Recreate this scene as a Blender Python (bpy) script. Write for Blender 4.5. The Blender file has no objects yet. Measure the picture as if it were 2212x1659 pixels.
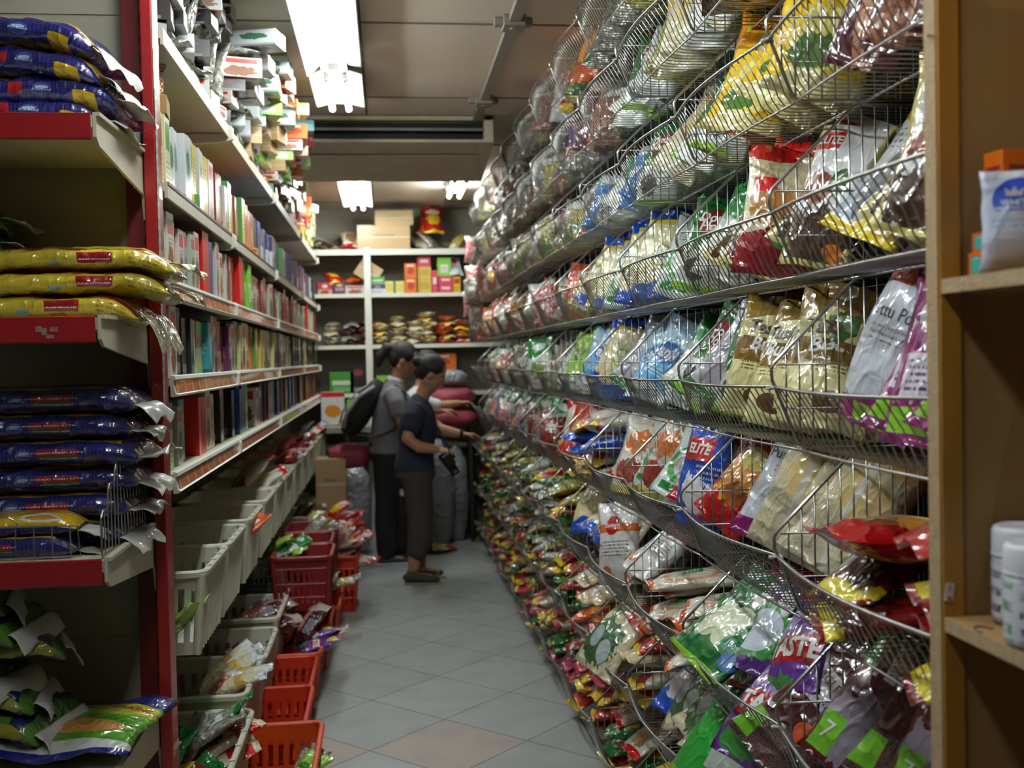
import bpy, bmesh, math, random
import numpy as np
from mathutils import Vector, Matrix, noise

R = random.Random(11)
S = bpy.context.scene
COL = S.collection
PI = math.pi

# ------------------------------------------------------------------ camera
F_PX, YAW, PITCH, ROLL, EYE = 2300.0, math.radians(6.75), math.radians(-1.45), math.radians(1.2), 1.52
fwd = Vector((math.sin(YAW) * math.cos(PITCH), math.cos(YAW) * math.cos(PITCH), math.sin(PITCH)))
rgt = fwd.cross(Vector((0, 0, 1))).normalized()
upv = rgt.cross(fwd)
r2 = rgt * math.cos(ROLL) - upv * math.sin(ROLL)
u2 = upv * math.cos(ROLL) + rgt * math.sin(ROLL)
cam = bpy.data.cameras.new('camera')
co = bpy.data.objects.new('camera', cam)
COL.objects.link(co)
co.matrix_world = Matrix(((r2.x, u2.x, -fwd.x, 0), (r2.y, u2.y, -fwd.y, 0), (r2.z, u2.z, -fwd.z, EYE), (0, 0, 0, 1)))
cam.sensor_width = 36
cam.lens = F_PX / 2212 * 36
cam.clip_start = 0.02
cam.dof.use_dof = True
cam.dof.focus_distance = 2.65
cam.dof.aperture_fstop = 4.0
S.camera = co

# ------------------------------------------------------------------ world, exposure
W = bpy.data.worlds.new('world')
S.world = W
W.use_nodes = True
W.node_tree.nodes['Background'].inputs[0].default_value = (0.02, 0.02, 0.02, 1)
W.node_tree.nodes['Background'].inputs[1].default_value = 0.3
S.view_settings.view_transform = 'Standard'
S.view_settings.look = 'None'
S.view_settings.gamma = 1
S.view_settings.exposure = 0.0
S.view_settings.use_curve_mapping = False
TUBE_POWER = 66.0
cy = S.cycles
cy.use_denoising = True
cy.max_bounces = 6
cy.diffuse_bounces = 3
cy.glossy_bounces = 3
cy.transmission_bounces = 3
cy.transparent_max_bounces = 4
cy.sample_clamp_indirect = 4
cy.caustics_reflective = False
cy.caustics_refractive = False
cy.adaptive_threshold = 0.02

# ------------------------------------------------------------------ colour and materials
def C(r, g, b):
    def f(x):
        x /= 255.0
        return x / 12.92 if x <= 0.04045 else ((x + 0.055) / 1.055) ** 2.4
    return (f(r), f(g), f(b), 1.0)


MATS = {}


class NT:
    """small helper round one material's node tree"""
    def __init__(self, name):
        m = bpy.data.materials.new(name)
        m.use_nodes = True
        self.m, self.t = m, m.node_tree
        self.b = self.t.nodes['Principled BSDF']

    def n(self, typ, **kw):
        nd = self.t.nodes.new(typ)
        for k, v in kw.items():
            setattr(nd, k, v)
        return nd

    def put(self, sock, v):
        if isinstance(v, bpy.types.NodeSocket):
            self.t.links.new(v, sock)
        else:
            sock.default_value = v

    def math(self, op, a, b=None, c=None):
        nd = self.n('ShaderNodeMath', operation=op)
        self.put(nd.inputs[0], a)
        if b is not None:
            self.put(nd.inputs[1], b)
        if c is not None:
            self.put(nd.inputs[2], c)
        return nd.outputs[0]

    def mix(self, f, a, b):
        nd = self.n('ShaderNodeMix', data_type='RGBA')
        self.put(nd.inputs[0], f)
        self.put(nd.inputs[6], a)
        self.put(nd.inputs[7], b)
        return nd.outputs[2]

    def noise(self, scale, detail=2, vec=None, out=0, rough=0.5):
        nd = self.n('ShaderNodeTexNoise')
        nd.inputs['Scale'].default_value = scale
        nd.inputs['Detail'].default_value = detail
        nd.inputs['Roughness'].default_value = rough
        if vec is not None:
            self.t.links.new(vec, nd.inputs['Vector'])
        return nd.outputs[out]

    def ramp(self, f, p0, p1):
        nd = self.n('ShaderNodeMapRange')
        self.put(nd.inputs[0], f)
        nd.inputs[1].default_value, nd.inputs[2].default_value = p0, p1
        return nd.outputs[0]

    def bump(self, h, strength, dist=0.01, normal=None):
        nd = self.n('ShaderNodeBump')
        nd.inputs['Strength'].default_value = strength
        nd.inputs['Distance'].default_value = dist
        self.t.links.new(h, nd.inputs['Height'])
        if normal is not None:
            self.t.links.new(normal, nd.inputs['Normal'])
        return nd.outputs[0]

    def set(self, **kw):
        names = dict(col='Base Color', rough='Roughness', metal='Metallic', coat='Coat Weight', croughness='Coat Roughness',
                     spec='Specular IOR Level', emit='Emission Color', emits='Emission Strength', normal='Normal', cnormal='Coat Normal',
                     alpha='Alpha', trans='Transmission Weight', sss='Subsurface Weight')
        for k, v in kw.items():
            self.put(self.b.inputs[names[k]], v)
        return self.m


def plain(name, col, rough=0.5, metal=0.0, coat=0.0, var=0.12, scale=6.0, bump=0.0, bscale=60.0, spec=0.5):
    """a surface of one colour with slight uneven wear"""
    if name in MATS:
        return MATS[name]
    t = NT(name)
    tc = t.n('ShaderNodeTexCoord').outputs['Object']
    nz = t.noise(scale, 4, tc)
    dark = tuple(c * (1 - var * 2) for c in col[:3]) + (1,)
    t.set(col=t.mix(nz, dark, tuple(min(1, c * (1 + var)) for c in col[:3]) + (1,)), rough=rough, metal=metal, coat=coat, spec=spec)
    if bump:
        t.set(normal=t.bump(t.noise(bscale, 3, tc), bump, 0.005))
    MATS[name] = t.m
    return t.m


def glow(name, col, power):
    t = NT(name)
    t.set(col=(0.9, 0.9, 0.9, 1), emit=col, emits=power)
    MATS[name] = t.m
    return t.m


def art(name, base, layers=(), rough=0.32, coat=0.7, crough=0.09, bump=0.5, bscale=9.0, kind='film'):
    """printed surface: a base colour and printed shapes laid over it in UV space (u across, v up)"""
    if name in MATS:
        return MATS[name]
    t = NT(name)
    tc = t.n('ShaderNodeTexCoord')
    uv = tc.outputs['UV']
    sx = t.n('ShaderNodeSeparateXYZ')
    t.t.links.new(uv, sx.inputs[0])
    u, v = sx.outputs[0], sx.outputs[1]
    col = base
    for L in layers:
        k = L[0]
        if k == 'band':                       # v0, v1, colour
            f = t.math('COMPARE', v, (L[1] + L[2]) / 2, (L[2] - L[1]) / 2)
            c = L[3]
        elif k == 'vband':                    # u0, u1, colour
            f = t.math('COMPARE', u, (L[1] + L[2]) / 2, (L[2] - L[1]) / 2)
            c = L[3]
        elif k == 'rect':                     # u0, u1, v0, v1, colour
            f = t.math('MULTIPLY', t.math('COMPARE', u, (L[1] + L[2]) / 2, (L[2] - L[1]) / 2),
                       t.math('COMPARE', v, (L[3] + L[4]) / 2, (L[4] - L[3]) / 2))
            c = L[5]
        elif k in ('ell', 'blob'):            # u, v, ru, rv, colour
            nd = t.n('ShaderNodeCombineXYZ')
            a = t.math('MULTIPLY_ADD', u, 1 / L[3], -L[1] / L[3])
            b = t.math('MULTIPLY_ADD', v, 1 / L[4], -L[2] / L[4])
            t.put(nd.inputs[0], a)
            t.put(nd.inputs[1], b)
            ln = t.n('ShaderNodeVectorMath', operation='LENGTH')
            t.t.links.new(nd.outputs[0], ln.inputs[0])
            d = ln.outputs['Value']
            if k == 'blob':
                d = t.math('ADD', d, t.math('MULTIPLY_ADD', t.noise(7, 3, uv), 1.4, -0.7))
            f = t.math('LESS_THAN', d, 1.0)
            c = L[5]
        elif k == 'ring':                     # u, v, ru, rv, colour
            nd = t.n('ShaderNodeCombineXYZ')
            t.put(nd.inputs[0], t.math('MULTIPLY_ADD', u, 1 / L[3], -L[1] / L[3]))
            t.put(nd.inputs[1], t.math('MULTIPLY_ADD', v, 1 / L[4], -L[2] / L[4]))
            ln = t.n('ShaderNodeVectorMath', operation='LENGTH')
            t.t.links.new(nd.outputs[0], ln.inputs[0])
            f = t.math('COMPARE', ln.outputs['Value'], 0.92, 0.09)
            c = L[5]
        elif k == 'wave':                     # v level, amplitude, frequency, phase, colour (everything above)
            s = t.math('SINE', t.math('MULTIPLY_ADD', u, L[3], L[4]))
            f = t.math('GREATER_THAN', t.math('MULTIPLY_ADD', s, L[2], v), L[1])
            c = L[5]
        elif k == 'below':                    # as wave, everything below
            s = t.math('SINE', t.math('MULTIPLY_ADD', u, L[3], L[4]))
            f = t.math('LESS_THAN', t.math('MULTIPLY_ADD', s, L[2], v), L[1])
            c = L[5]
        elif k == 'print':                    # u0,u1,v0,v1,rows,colour: rows of small print, too small to read
            inside = t.math('MULTIPLY', t.math('COMPARE', u, (L[1] + L[2]) / 2, (L[2] - L[1]) / 2),
                            t.math('COMPARE', v, (L[3] + L[4]) / 2, (L[4] - L[3]) / 2))
            row = t.math('COMPARE', t.math('FRACT', t.math('MULTIPLY', v, L[5] / (L[4] - L[3]))), 0.5, 0.24)
            mp = t.n('ShaderNodeMapping')
            mp.inputs['Scale'].default_value = (L[7] if len(L) > 7 else 55, 12 if len(L) < 8 else 30, 1)
            t.t.links.new(uv, mp.inputs[0])
            word = t.math('GREATER_THAN', t.noise(1.0, 1, mp.outputs[0]), 0.48)
            f = t.math('MULTIPLY', inside, t.math('MULTIPLY', row, word))
            c = L[6]
        elif k == 'grain':                    # scale, contrast, colour
            f = t.ramp(t.noise(L[1], 3, uv), 0.5 - L[2], 0.5 + L[2])
            c = L[3]
        elif k == 'dots':                     # count u, count v, radius, colour
            fu = t.math('SUBTRACT', t.math('FRACT', t.math('MULTIPLY', u, L[1])), 0.5)
            fv = t.math('SUBTRACT', t.math('FRACT', t.math('MULTIPLY', v, L[2])), 0.5)
            nd = t.n('ShaderNodeCombineXYZ')
            t.put(nd.inputs[0], fu)
            t.put(nd.inputs[1], fv)
            ln = t.n('ShaderNodeVectorMath', operation='LENGTH')
            t.t.links.new(nd.outputs[0], ln.inputs[0])
            f = t.math('LESS_THAN', ln.outputs['Value'], L[3])
            c = L[4]
        col = t.mix(f, col, c)
    obj = tc.outputs['Object']
    if kind == 'film':                        # crinkled glossy film: a coarse and a fine set of creases
        h1 = t.noise(bscale, 2, obj, rough=0.4)
        r1 = t.math('ABSOLUTE', t.math('SUBTRACT', t.noise(bscale * 1.9, 1, obj), 0.5))
        mpc = t.n('ShaderNodeMapping')
        mpc.inputs['Scale'].default_value = (1.0, 1.0, 0.35)
        mpc.inputs['Rotation'].default_value = (0.3, 0.5, 0.9)
        t.t.links.new(obj, mpc.inputs[0])
        r2_ = t.math('ABSOLUTE', t.math('SUBTRACT', t.noise(bscale * 4.2, 1, mpc.outputs[0]), 0.5))
        h = t.math('SUBTRACT', t.math('SUBTRACT', h1, t.math('MULTIPLY', t.math('MINIMUM', r1, 0.10), 1.6)), t.math('MULTIPLY', t.math('MINIMUM', r2_, 0.10), 0.7))
        nrm = t.bump(h, bump, 0.03)
        t.set(col=col, rough=rough, coat=coat, croughness=crough, normal=nrm, cnormal=nrm)
    else:
        t.set(col=col, rough=rough, coat=coat, croughness=crough)
    MATS[name] = t.m
    return t.m


# ------------------------------------------------------------------ mesh building
class MB:
    """collects shapes, then links them as ONE mesh object"""
    def __init__(self):
        self.v, self.f, self.mi, self.uv = [], [], [], []

    def add(self, vs, fs, mi=0, uvs=None, M=None):
        b = len(self.v)
        if M is not None:
            vs = [M @ Vector(p) for p in vs]
        self.v += [tuple(p) for p in vs]
        for k, f in enumerate(fs):
            self.f.append([i + b for i in f])
            self.mi.append(mi)
            if uvs is not None:
                self.uv.append(uvs[k])
            else:
                q = [(0, 0), (1, 0), (1, 1), (0, 1)]
                self.uv.append([q[i % 4] for i in range(len(f))])
        return self

    def box(self, x0, x1, y0, y1, z0, z1, mi=0, M=None):
        vs = [(x0, y0, z0), (x1, y0, z0), (x1, y1, z0), (x0, y1, z0), (x0, y0, z1), (x1, y0, z1), (x1, y1, z1), (x0, y1, z1)]
        fs = [(3, 2, 1, 0), (4, 5, 6, 7), (0, 1, 5, 4), (1, 2, 6, 5), (2, 3, 7, 6), (3, 0, 4, 7)]
        q = [(0, 0), (1, 0), (1, 1), (0, 1)]
        return self.add(vs, fs, mi, [q] * 6, M)

    def prism(self, pts, a0, a1, axis='y', mi=0):
        """extrude a 2-D outline along an axis; outline in the other two axes in order"""
        n = len(pts)
        mk = {'x': lambda p, a: (a, p[0], p[1]), 'y': lambda p, a: (p[0], a, p[1]), 'z': lambda p, a: (p[0], p[1], a)}[axis]
        vs = [mk(p, a0) for p in pts] + [mk(p, a1) for p in pts]
        fs = [tuple(range(n)), tuple(range(2 * n - 1, n - 1, -1))] + [(i, i + n, (i + 1) % n + n, (i + 1) % n) for i in range(n)]
        return self.add(vs, fs, mi)

    def tube(self, path, r, n=6, mi=0, closed=False, cap=True):
        P = [Vector(p) for p in path]
        m = len(P)
        rr = r if isinstance(r, (list, tuple)) else [r] * m
        vs, up = [], None
        for i, p in enumerate(P):
            if closed:
                d = (P[(i + 1) % m] - P[i - 1]).normalized()
            else:
                d = (P[min(i + 1, m - 1)] - P[max(i - 1, 0)]).normalized()
            if up is None:
                up = Vector((0, 0, 1)) if abs(d.z) < 0.9 else Vector((1, 0, 0))
            s = d.cross(up).normalized()
            up = s.cross(d).normalized()
            for k in range(n):
                a = 2 * PI * k / n
                vs.append(p + (s * math.cos(a) + up * math.sin(a)) * rr[i])
        fs = []
        for i in range(m if closed else m - 1):
            j = (i + 1) % m
            for k in range(n):
                l = (k + 1) % n
                fs.append((i * n + k, i * n + l, j * n + l, j * n + k))
        if cap and not closed:
            fs.append(tuple(range(n - 1, -1, -1)))
            fs.append(tuple((m - 1) * n + k for k in range(n)))
        return self.add(vs, fs, mi)

    def lathe(self, prof, n=24, mi=0, M=None):
        vs = [(r * math.cos(2 * PI * k / n), r * math.sin(2 * PI * k / n), z) for r, z in prof for k in range(n)]
        fs, uvs = [], []
        m = len(prof)
        for i in range(m - 1):
            for k in range(n):
                l = (k + 1) % n
                fs.append((i * n + k, i * n + l, (i + 1) * n + l, (i + 1) * n + k))
                uvs.append([(k / n, i / (m - 1)), ((k + 1) / n, i / (m - 1)), ((k + 1) / n, (i + 1) / (m - 1)), (k / n, (i + 1) / (m - 1))])
        fs.append(tuple(range(n - 1, -1, -1)))
        fs.append(tuple((m - 1) * n + k for k in range(n)))
        uvs += [[(0, 0)] * n, [(0, 0)] * n]
        return self.add(vs, fs, mi, uvs, M)

    def loft(self, rings, mi=0, cap=True):
        n = len(rings[0])
        vs = [p for r in rings for p in r]
        fs = []
        for i in range(len(rings) - 1):
            for k in range(n):
                l = (k + 1) % n
                fs.append((i * n + k, i * n + l, (i + 1) * n + l, (i + 1) * n + k))
        if cap:
            fs.append(tuple(range(n - 1, -1, -1)))
            fs.append(tuple((len(rings) - 1) * n + k for k in range(n)))
        return self.add(vs, fs, mi)

    def mesh(self, name, mats, smooth=False):
        me = bpy.data.meshes.new(name)
        me.from_pydata(self.v, [], self.f)
        for m in (mats if isinstance(mats, (list, tuple)) else [mats]):
            me.materials.append(m)
        me.polygons.foreach_set('material_index', self.mi)
        ul = me.uv_layers.new(name='UVMap')
        flat = [c for f in self.uv for p in f for c in p]
        ul.data.foreach_set('uv', flat)
        if smooth:
            me.polygons.foreach_set('use_smooth', [True] * len(me.polygons))
        me.update()
        return me

    def obj(self, name, mats, parent=None, smooth=False, loc=None, bevel=0.0):
        o = bpy.data.objects.new(name, self.mesh(name, mats, smooth))
        COL.objects.link(o)
        if loc is not None:
            o.location = loc
        if parent is not None:
            o.parent = parent
        if bevel:
            md = o.modifiers.new('bevel', 'BEVEL')
            md.width = bevel
            md.segments = 2
            md.limit_method = 'ANGLE'
        return o


def tag(o, label, cat, group=None):
    o['label'] = label
    o['category'] = cat
    if group:
        o['group'] = group
    return o


def empty(name, label, cat, loc=(0, 0, 0), rot=(0, 0, 0), group=None):
    o = bpy.data.objects.new(name, None)
    o.empty_display_size = 0.05
    COL.objects.link(o)
    o.location = loc
    o.rotation_euler = rot
    return tag(o, label, cat, group)


def struct(name, mb, mat, bevel=0.0):
    o = mb.obj(name, mat, bevel=bevel)
    o['kind'] = 'structure'
    return o


def copy_tree(o, parent=None):
    c = o.copy()
    COL.objects.link(c)
    c.parent = parent
    for ch in [x for x in o.children]:
        copy_tree(ch, c)
    return c


ONES = 'zeroth first second third fourth fifth sixth seventh eighth ninth tenth eleventh twelfth thirteenth fourteenth fifteenth sixteenth seventeenth eighteenth nineteenth'.split()
TENS = {2: ('twentieth', 'twenty'), 3: ('thirtieth', 'thirty'), 4: ('fortieth', 'forty'), 5: ('fiftieth', 'fifty')}


def nth(n):
    if n < 20:
        return ONES[n]
    return TENS[n // 10][0] if n % 10 == 0 else TENS[n // 10][1] + '-' + ONES[n % 10]


# ------------------------------------------------------------------ lettering as flat polygons
_TXT = {}


def text_polys(body, shear=0.0, bold=0.0, edge=0.012):
    key = (body, shear, bold)
    if key not in _TXT:
        c = bpy.data.curves.new('lettering', 'FONT')
        c.body = body
        c.resolution_u = 2
        c.shear = shear
        c.offset = bold
        c.align_x = 'CENTER'
        c.align_y = 'CENTER'
        o = bpy.data.objects.new('lettering', c)
        me = bpy.data.meshes.new_from_object(o)
        bm = bmesh.new()
        bm.from_mesh(me)
        for _ in range(3):
            es = [e for e in bm.edges if e.calc_length() > 0.28]
            if not es:
                break
            bmesh.ops.subdivide_edges(bm, edges=es, cuts=1, use_grid_fill=False)
        bmesh.ops.triangulate(bm, faces=bm.faces[:])
        vs = [(v.co.x, v.co.y) for v in bm.verts]
        fs = [tuple(v.index for v in f.verts) for f in bm.faces]
        bm.free()
        bpy.data.objects.remove(o)
        bpy.data.curves.remove(c)
        bpy.data.meshes.remove(me)
        _TXT[key] = (vs, fs)
    return _TXT[key]


def panel_text(mb, body, mi, origin, ux, uy, size, off=0.0008, shear=0.0, bold=0.0):
    """flat lettering on a flat face: origin is its centre, ux/uy unit vectors along and up"""
    vs, fs = text_polys(body, shear, bold)
    o, a, b = Vector(origin), Vector(ux), Vector(uy)
    n = a.cross(b)
    mb.add([o + a * (x * size) + b * (y * size) + n * off for x, y in vs], fs, mi)


class Surf:
    """a bent rectangle given by a grid of points [j][i] (v, u); answers position and normal at (u, v)"""
    def __init__(self, g):
        self.g = g
        self.nv, self.nu = len(g) - 1, len(g[0]) - 1

    def at(self, u, v, off=0.0):
        u, v = min(max(u, 0), 0.9999) * self.nu, min(max(v, 0), 0.9999) * self.nv
        i, j = int(u), int(v)
        a, b = u - i, v - j
        p00, p10, p01, p11 = self.g[j][i], self.g[j][i + 1], self.g[j + 1][i], self.g[j + 1][i + 1]
        p = (p00 * (1 - a) + p10 * a) * (1 - b) + (p01 * (1 - a) + p11 * a) * b
        n = ((p10 - p00) * (1 - b) + (p11 - p01) * b).cross((p01 - p00) * (1 - a) + (p11 - p10) * a)
        n.normalize()
        return p + n * off

    def text(self, mb, body, mi, u, v, size, w, h, off=0.0012, shear=0.0, bold=0.0, rot=0.0):
        vs, fs = text_polys(body, shear, bold)
        c, s = math.cos(rot), math.sin(rot)
        pts = []
        for x, y in vs:
            x, y = (x * c - y * s) * size, (x * s + y * c) * size
            pts.append(self.at(u + x / w, v + y / h, off))
        mb.add(pts, fs, mi)


def pillow(w, h, t, seed, texts=(), nu=12, nv=16, crimp=0.05, wr=0.006, slump=0.35, bend=0.0):
    """a filled packet: front face looks to -Y, stands on z=0, crimped seams at top and bottom. Returns an MB."""
    mb = MB()
    fr, bk = [], []
    for j in range(nv + 1):
        v = j / nv
        rf, rb = [], []
        vv = (v - crimp) / (1 - 2 * crimp)
        pv = max(0.0, math.sin(PI * min(max(vv, 0), 1))) ** 0.55
        for i in range(nu + 1):
            u = i / nu
            pu = max(0.0, math.sin(PI * u)) ** 0.6
            p = pu * pv * (1 + slump * (0.5 - v))
            x = (u - 0.5) * w * (1 - 0.10 * pv * (1 - 0.4 * pu))
            z = v * h
            q = Vector((u * 3.1 + seed * 7.7, v * 4.2, seed * 3.3))
            k = noise.noise(q) * wr * 1.6 + noise.noise(q * 2.7) * wr * 0.9
            endk = (1 - pv) * 0.7 + 0.35
            wav = math.sin(u * 9 + seed * 5) * wr * 1.3 * (1 - pv) + noise.noise(Vector((u * 2, seed * 9.1, v * 2))) * wr * 1.5
            cy_ = wav + bend * (v - 0.5) ** 2 * h
            if 0 < i < nu:
                rf.append(Vector((x, cy_ - t / 2 * p - k * pu * endk - 0.0006, z)))
                k2 = noise.noise(q + Vector((5, 9, 2))) * wr * 1.6
                rb.append(Vector((x, cy_ + t / 2 * p + k2 * pu * endk + 0.0006, z)))
            else:
                z2 = z + noise.noise(Vector((seed, v * 6, u))) * wr * 0.4
                a = Vector((x + noise.noise(Vector((v * 5, seed * 2, u * 9))) * wr, cy_, z2))
                rf.append(a)
                rb.append(a.copy())
        fr.append(rf)
        bk.append(rb)
    n = nu + 1
    vs = [p for r in fr for p in r]
    fs, uvs = [], []
    for j in range(nv):
        for i in range(nu):
            a = j * n + i
            fs.append((a, a + 1, a + n + 1, a + n))
            uvs.append([(i / nu, j / nv), ((i + 1) / nu, j / nv), ((i + 1) / nu, (j + 1) / nv), (i / nu, (j + 1) / nv)])
    idx = {}
    for j in range(nv + 1):
        for i in range(n):
            if i == 0 or i == nu:
                idx[j, i] = j * n + i
            else:
                idx[j, i] = len(vs)
                vs.append(bk[j][i])
    for j in range(nv):
        for i in range(nu):
            fs.append((idx[j, i], idx[j + 1, i], idx[j + 1, i + 1], idx[j, i + 1]))
            uvs.append([(1 - i / nu, j / nv), (1 - i / nu, (j + 1) / nv), (1 - (i + 1) / nu, (j + 1) / nv), (1 - (i + 1) / nu, j / nv)])
    for j in (0, nv):
        for i in range(nu):
            q = (j * n + i, j * n + i + 1, idx[j, i + 1], idx[j, i])
            q = tuple(dict.fromkeys(q))
            fs.append(q if j == nv else q[::-1])
            uvs.append([(i / nu, j / nv)] * len(q))
    mb.add(vs, fs, 0, uvs)
    sf = Surf(fr)
    for T in texts:
        # body, u, v, size, material slot, shear, bold, rot
        sf.text(mb, T[0], T[4], T[1], T[2], T[3], w, h, shear=T[5] if len(T) > 5 else 0, bold=T[6] if len(T) > 6 else 0,
                rot=T[7] if len(T) > 7 else 0)
    return mb


def sack(L, D, T, seed, texts=(), fin=True, droop=0.02, nu=26, nv=24, wr=0.004):
    """a flour sack lying on its back, long axis X from -L/2 to L/2, flat fin at the right end; front side looks to -Y, base at z=0"""
    mb = MB()
    g = []
    ringn = nv
    for i in range(nu + 1):
        u = i / nu
        e = min(1.0, (math.sin(PI * min(max(u, 0.0), 1.0)) * 3.2) ** 0.55) if 0 < u < 1 else 0.0
        tt = T * (0.10 + 0.90 * e)
        dd = D * (0.86 + 0.14 * e)
        xc = (u - 0.5) * L
        dz = -droop * max(0, (abs(u - 0.5) - 0.3) / 0.2) ** 1.5
        row = []
        for k in range(ringn + 1):
            a = 2 * PI * (k / ringn - 0.5)
            ca, sa = math.cos(a), math.sin(a)
            sq = lambda x, p: math.copysign(abs(x) ** p, x)
            y = -dd / 2 * sq(ca, 0.7)
            z = tt / 2 * sq(sa, 0.72)
            kx = Vector((u * 6 + seed * 3, ca * 2.2, sa * 2.2 + seed))
            k_ = noise.noise(kx) * wr * 1.4 + noise.noise(kx * 2.6) * wr
            row.append(Vector((xc + noise.noise(kx * 0.7) * wr, y - k_ * ca, T * 0.5 + dz + z + k_ * sa)))
        row[-1] = row[0].copy()
        g.append(row)
    # grid indexed [k][i]: v round the section, u along
    G = [[g[i][k] for i in range(nu + 1)] for k in range(ringn + 1)]
    vs = [p for i in range(nu + 1) for p in g[i][:ringn]]
    fs, uvs = [], []
    for i in range(nu):
        for k in range(ringn):
            l = (k + 1) % ringn
            fs.append((i * ringn + k, (i + 1) * ringn + k, (i + 1) * ringn + l, i * ringn + l))
            uvs.append([(i / nu, k / ringn), ((i + 1) / nu, k / ringn), ((i + 1) / nu, (k + 1) / ringn), (i / nu, (k + 1) / ringn)])
    fs.append(tuple(range(ringn)))
    fs.append(tuple(nu * ringn + k for k in range(ringn - 1, -1, -1)))
    uvs += [[(0, 0.5)] * ringn, [(1, 0.5)] * ringn]
    mb.add(vs, fs, 0, uvs)
    sf = Surf(G)
    for Tt in texts:
        sf.text(mb, Tt[0], Tt[4], Tt[1], Tt[2], Tt[3], L, 2 * (D + T), shear=Tt[5] if len(Tt) > 5 else 0, bold=Tt[6] if len(Tt) > 6 else 0)
    return mb


def fin_mesh(D, T, seed, lean=0.3, w=0.055):
    """the flat sealed end of a sack, ribbed and a little curled; root at x=0, runs to +x"""
    mb = MB()
    n, m = 16, 6
    fr = []
    for j in range(n + 1):
        v = j / n
        for i in range(m + 1):
            u = i / m
            y = (v - 0.5) * D * 0.95
            z = math.sin(v * 8 + seed * 4) * 0.008 * u - lean * w * u * u + noise.noise(Vector((v * 5, u * 2, seed * 3))) * 0.016 * u + (0.0009 if i % 2 else 0)
            fr.append(Vector((u * w + noise.noise(Vector((v * 3, seed, 0))) * 0.01 * u, y, z)))
    vs = fr + [p - Vector((0, 0, 0.0016)) for p in fr]
    N = len(fr)
    fs, uvs = [], []
    for j in range(n):
        for i in range(m):
            a = j * (m + 1) + i
            fs.append((a, a + 1, a + m + 2, a + m + 1))
            fs.append((N + a, N + a + m + 1, N + a + m + 2, N + a + 1))
            q = [(i / m, j / n), ((i + 1) / m, j / n), ((i + 1) / m, (j + 1) / n), (i / m, (j + 1) / n)]
            uvs += [q, q]
    rim = [j * (m + 1) for j in range(n + 1)] + [n * (m + 1) + i for i in range(1, m + 1)] + [j * (m + 1) + m for j in range(n - 1, -1, -1)] + [i for i in range(m - 1, 0, -1)]
    for k in range(len(rim)):
        a, b = rim[k], rim[(k + 1) % len(rim)]
        fs.append((a, b, N + b, N + a))
        uvs.append([(0, 0)] * 4)
    return mb.add(vs, fs, 0, uvs)
# ================================================================== the room
XL, XR, YF, YB, CEIL = -3.0, 1.25, -2.6, 9.45, 2.85

# floor: 44 cm grey tiles laid diagonally, a few pinkish ones
t = NT('floor_tiles')
tc = t.n('ShaderNodeTexCoord').outputs['Object']
mp = t.n('ShaderNodeMapping')
mp.vector_type = 'TEXTURE'
mp.inputs['Location'].default_value = (0.212, 4.456, 0)
mp.inputs['Rotation'].default_value = (0, 0, math.radians(45))
mp.inputs['Scale'].default_value = (0.437, 0.437, 0.437)
t.t.links.new(tc, mp.inputs[0])
sx = t.n('ShaderNodeSeparateXYZ')
t.t.links.new(mp.outputs[0], sx.inputs[0])
gu = t.math('COMPARE', t.math('FRACT', t.math('ADD', sx.outputs[0], 0.006)), 0.006, 0.0065)
gv = t.math('COMPARE', t.math('FRACT', t.math('ADD', sx.outputs[1], 0.006)), 0.006, 0.0065)
gr = t.math('MAXIMUM', gu, gv)
fl = t.n('ShaderNodeVectorMath', operation='FLOOR')
t.t.links.new(mp.outputs[0], fl.inputs[0])
wn = t.n('ShaderNodeTexWhiteNoise', noise_dimensions='2D')
t.t.links.new(fl.outputs[0], wn.inputs['Vector'])
fs_ = t.n('ShaderNodeSeparateXYZ')
t.t.links.new(fl.outputs[0], fs_.inputs[0])
pk = t.math('MULTIPLY', t.math('COMPARE', fs_.outputs[0], -1.0, 0.1), t.math('COMPARE', fs_.outputs[1], -1.0, 0.1))
pk = t.math('MAXIMUM', pk, t.math('MULTIPLY', t.math('COMPARE', fs_.outputs[0], -2.0, 0.1), t.math('COMPARE', fs_.outputs[1], 0.0, 0.1)))
base = t.mix(wn.outputs['Value'], C(158, 163, 163), C(166, 171, 170))
base = t.mix(t.math('MULTIPLY', pk, 0.75), base, C(178, 158, 150))
nz = t.noise(5, 4, tc)
base = t.mix(t.math('MULTIPLY', t.ramp(nz, 0.45, 0.75), 0.35), base, C(128, 130, 128))
base = t.mix(t.math('MULTIPLY', t.ramp(t.noise(90, 3, tc), 0.5, 0.8), 0.15), base, C(105, 105, 100))
t.set(col=t.mix(gr, base, C(88, 86, 80)), rough=t.math('MULTIPLY_ADD', nz, 0.25, 0.30), spec=0.4,
      normal=t.bump(t.math('SUBTRACT', 1.0, gr), 0.3, 0.002))
FLOOR_M = t.m
struct('floor', MB().box(XL, XR, YF, YB, -0.05, 0), FLOOR_M)

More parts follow.
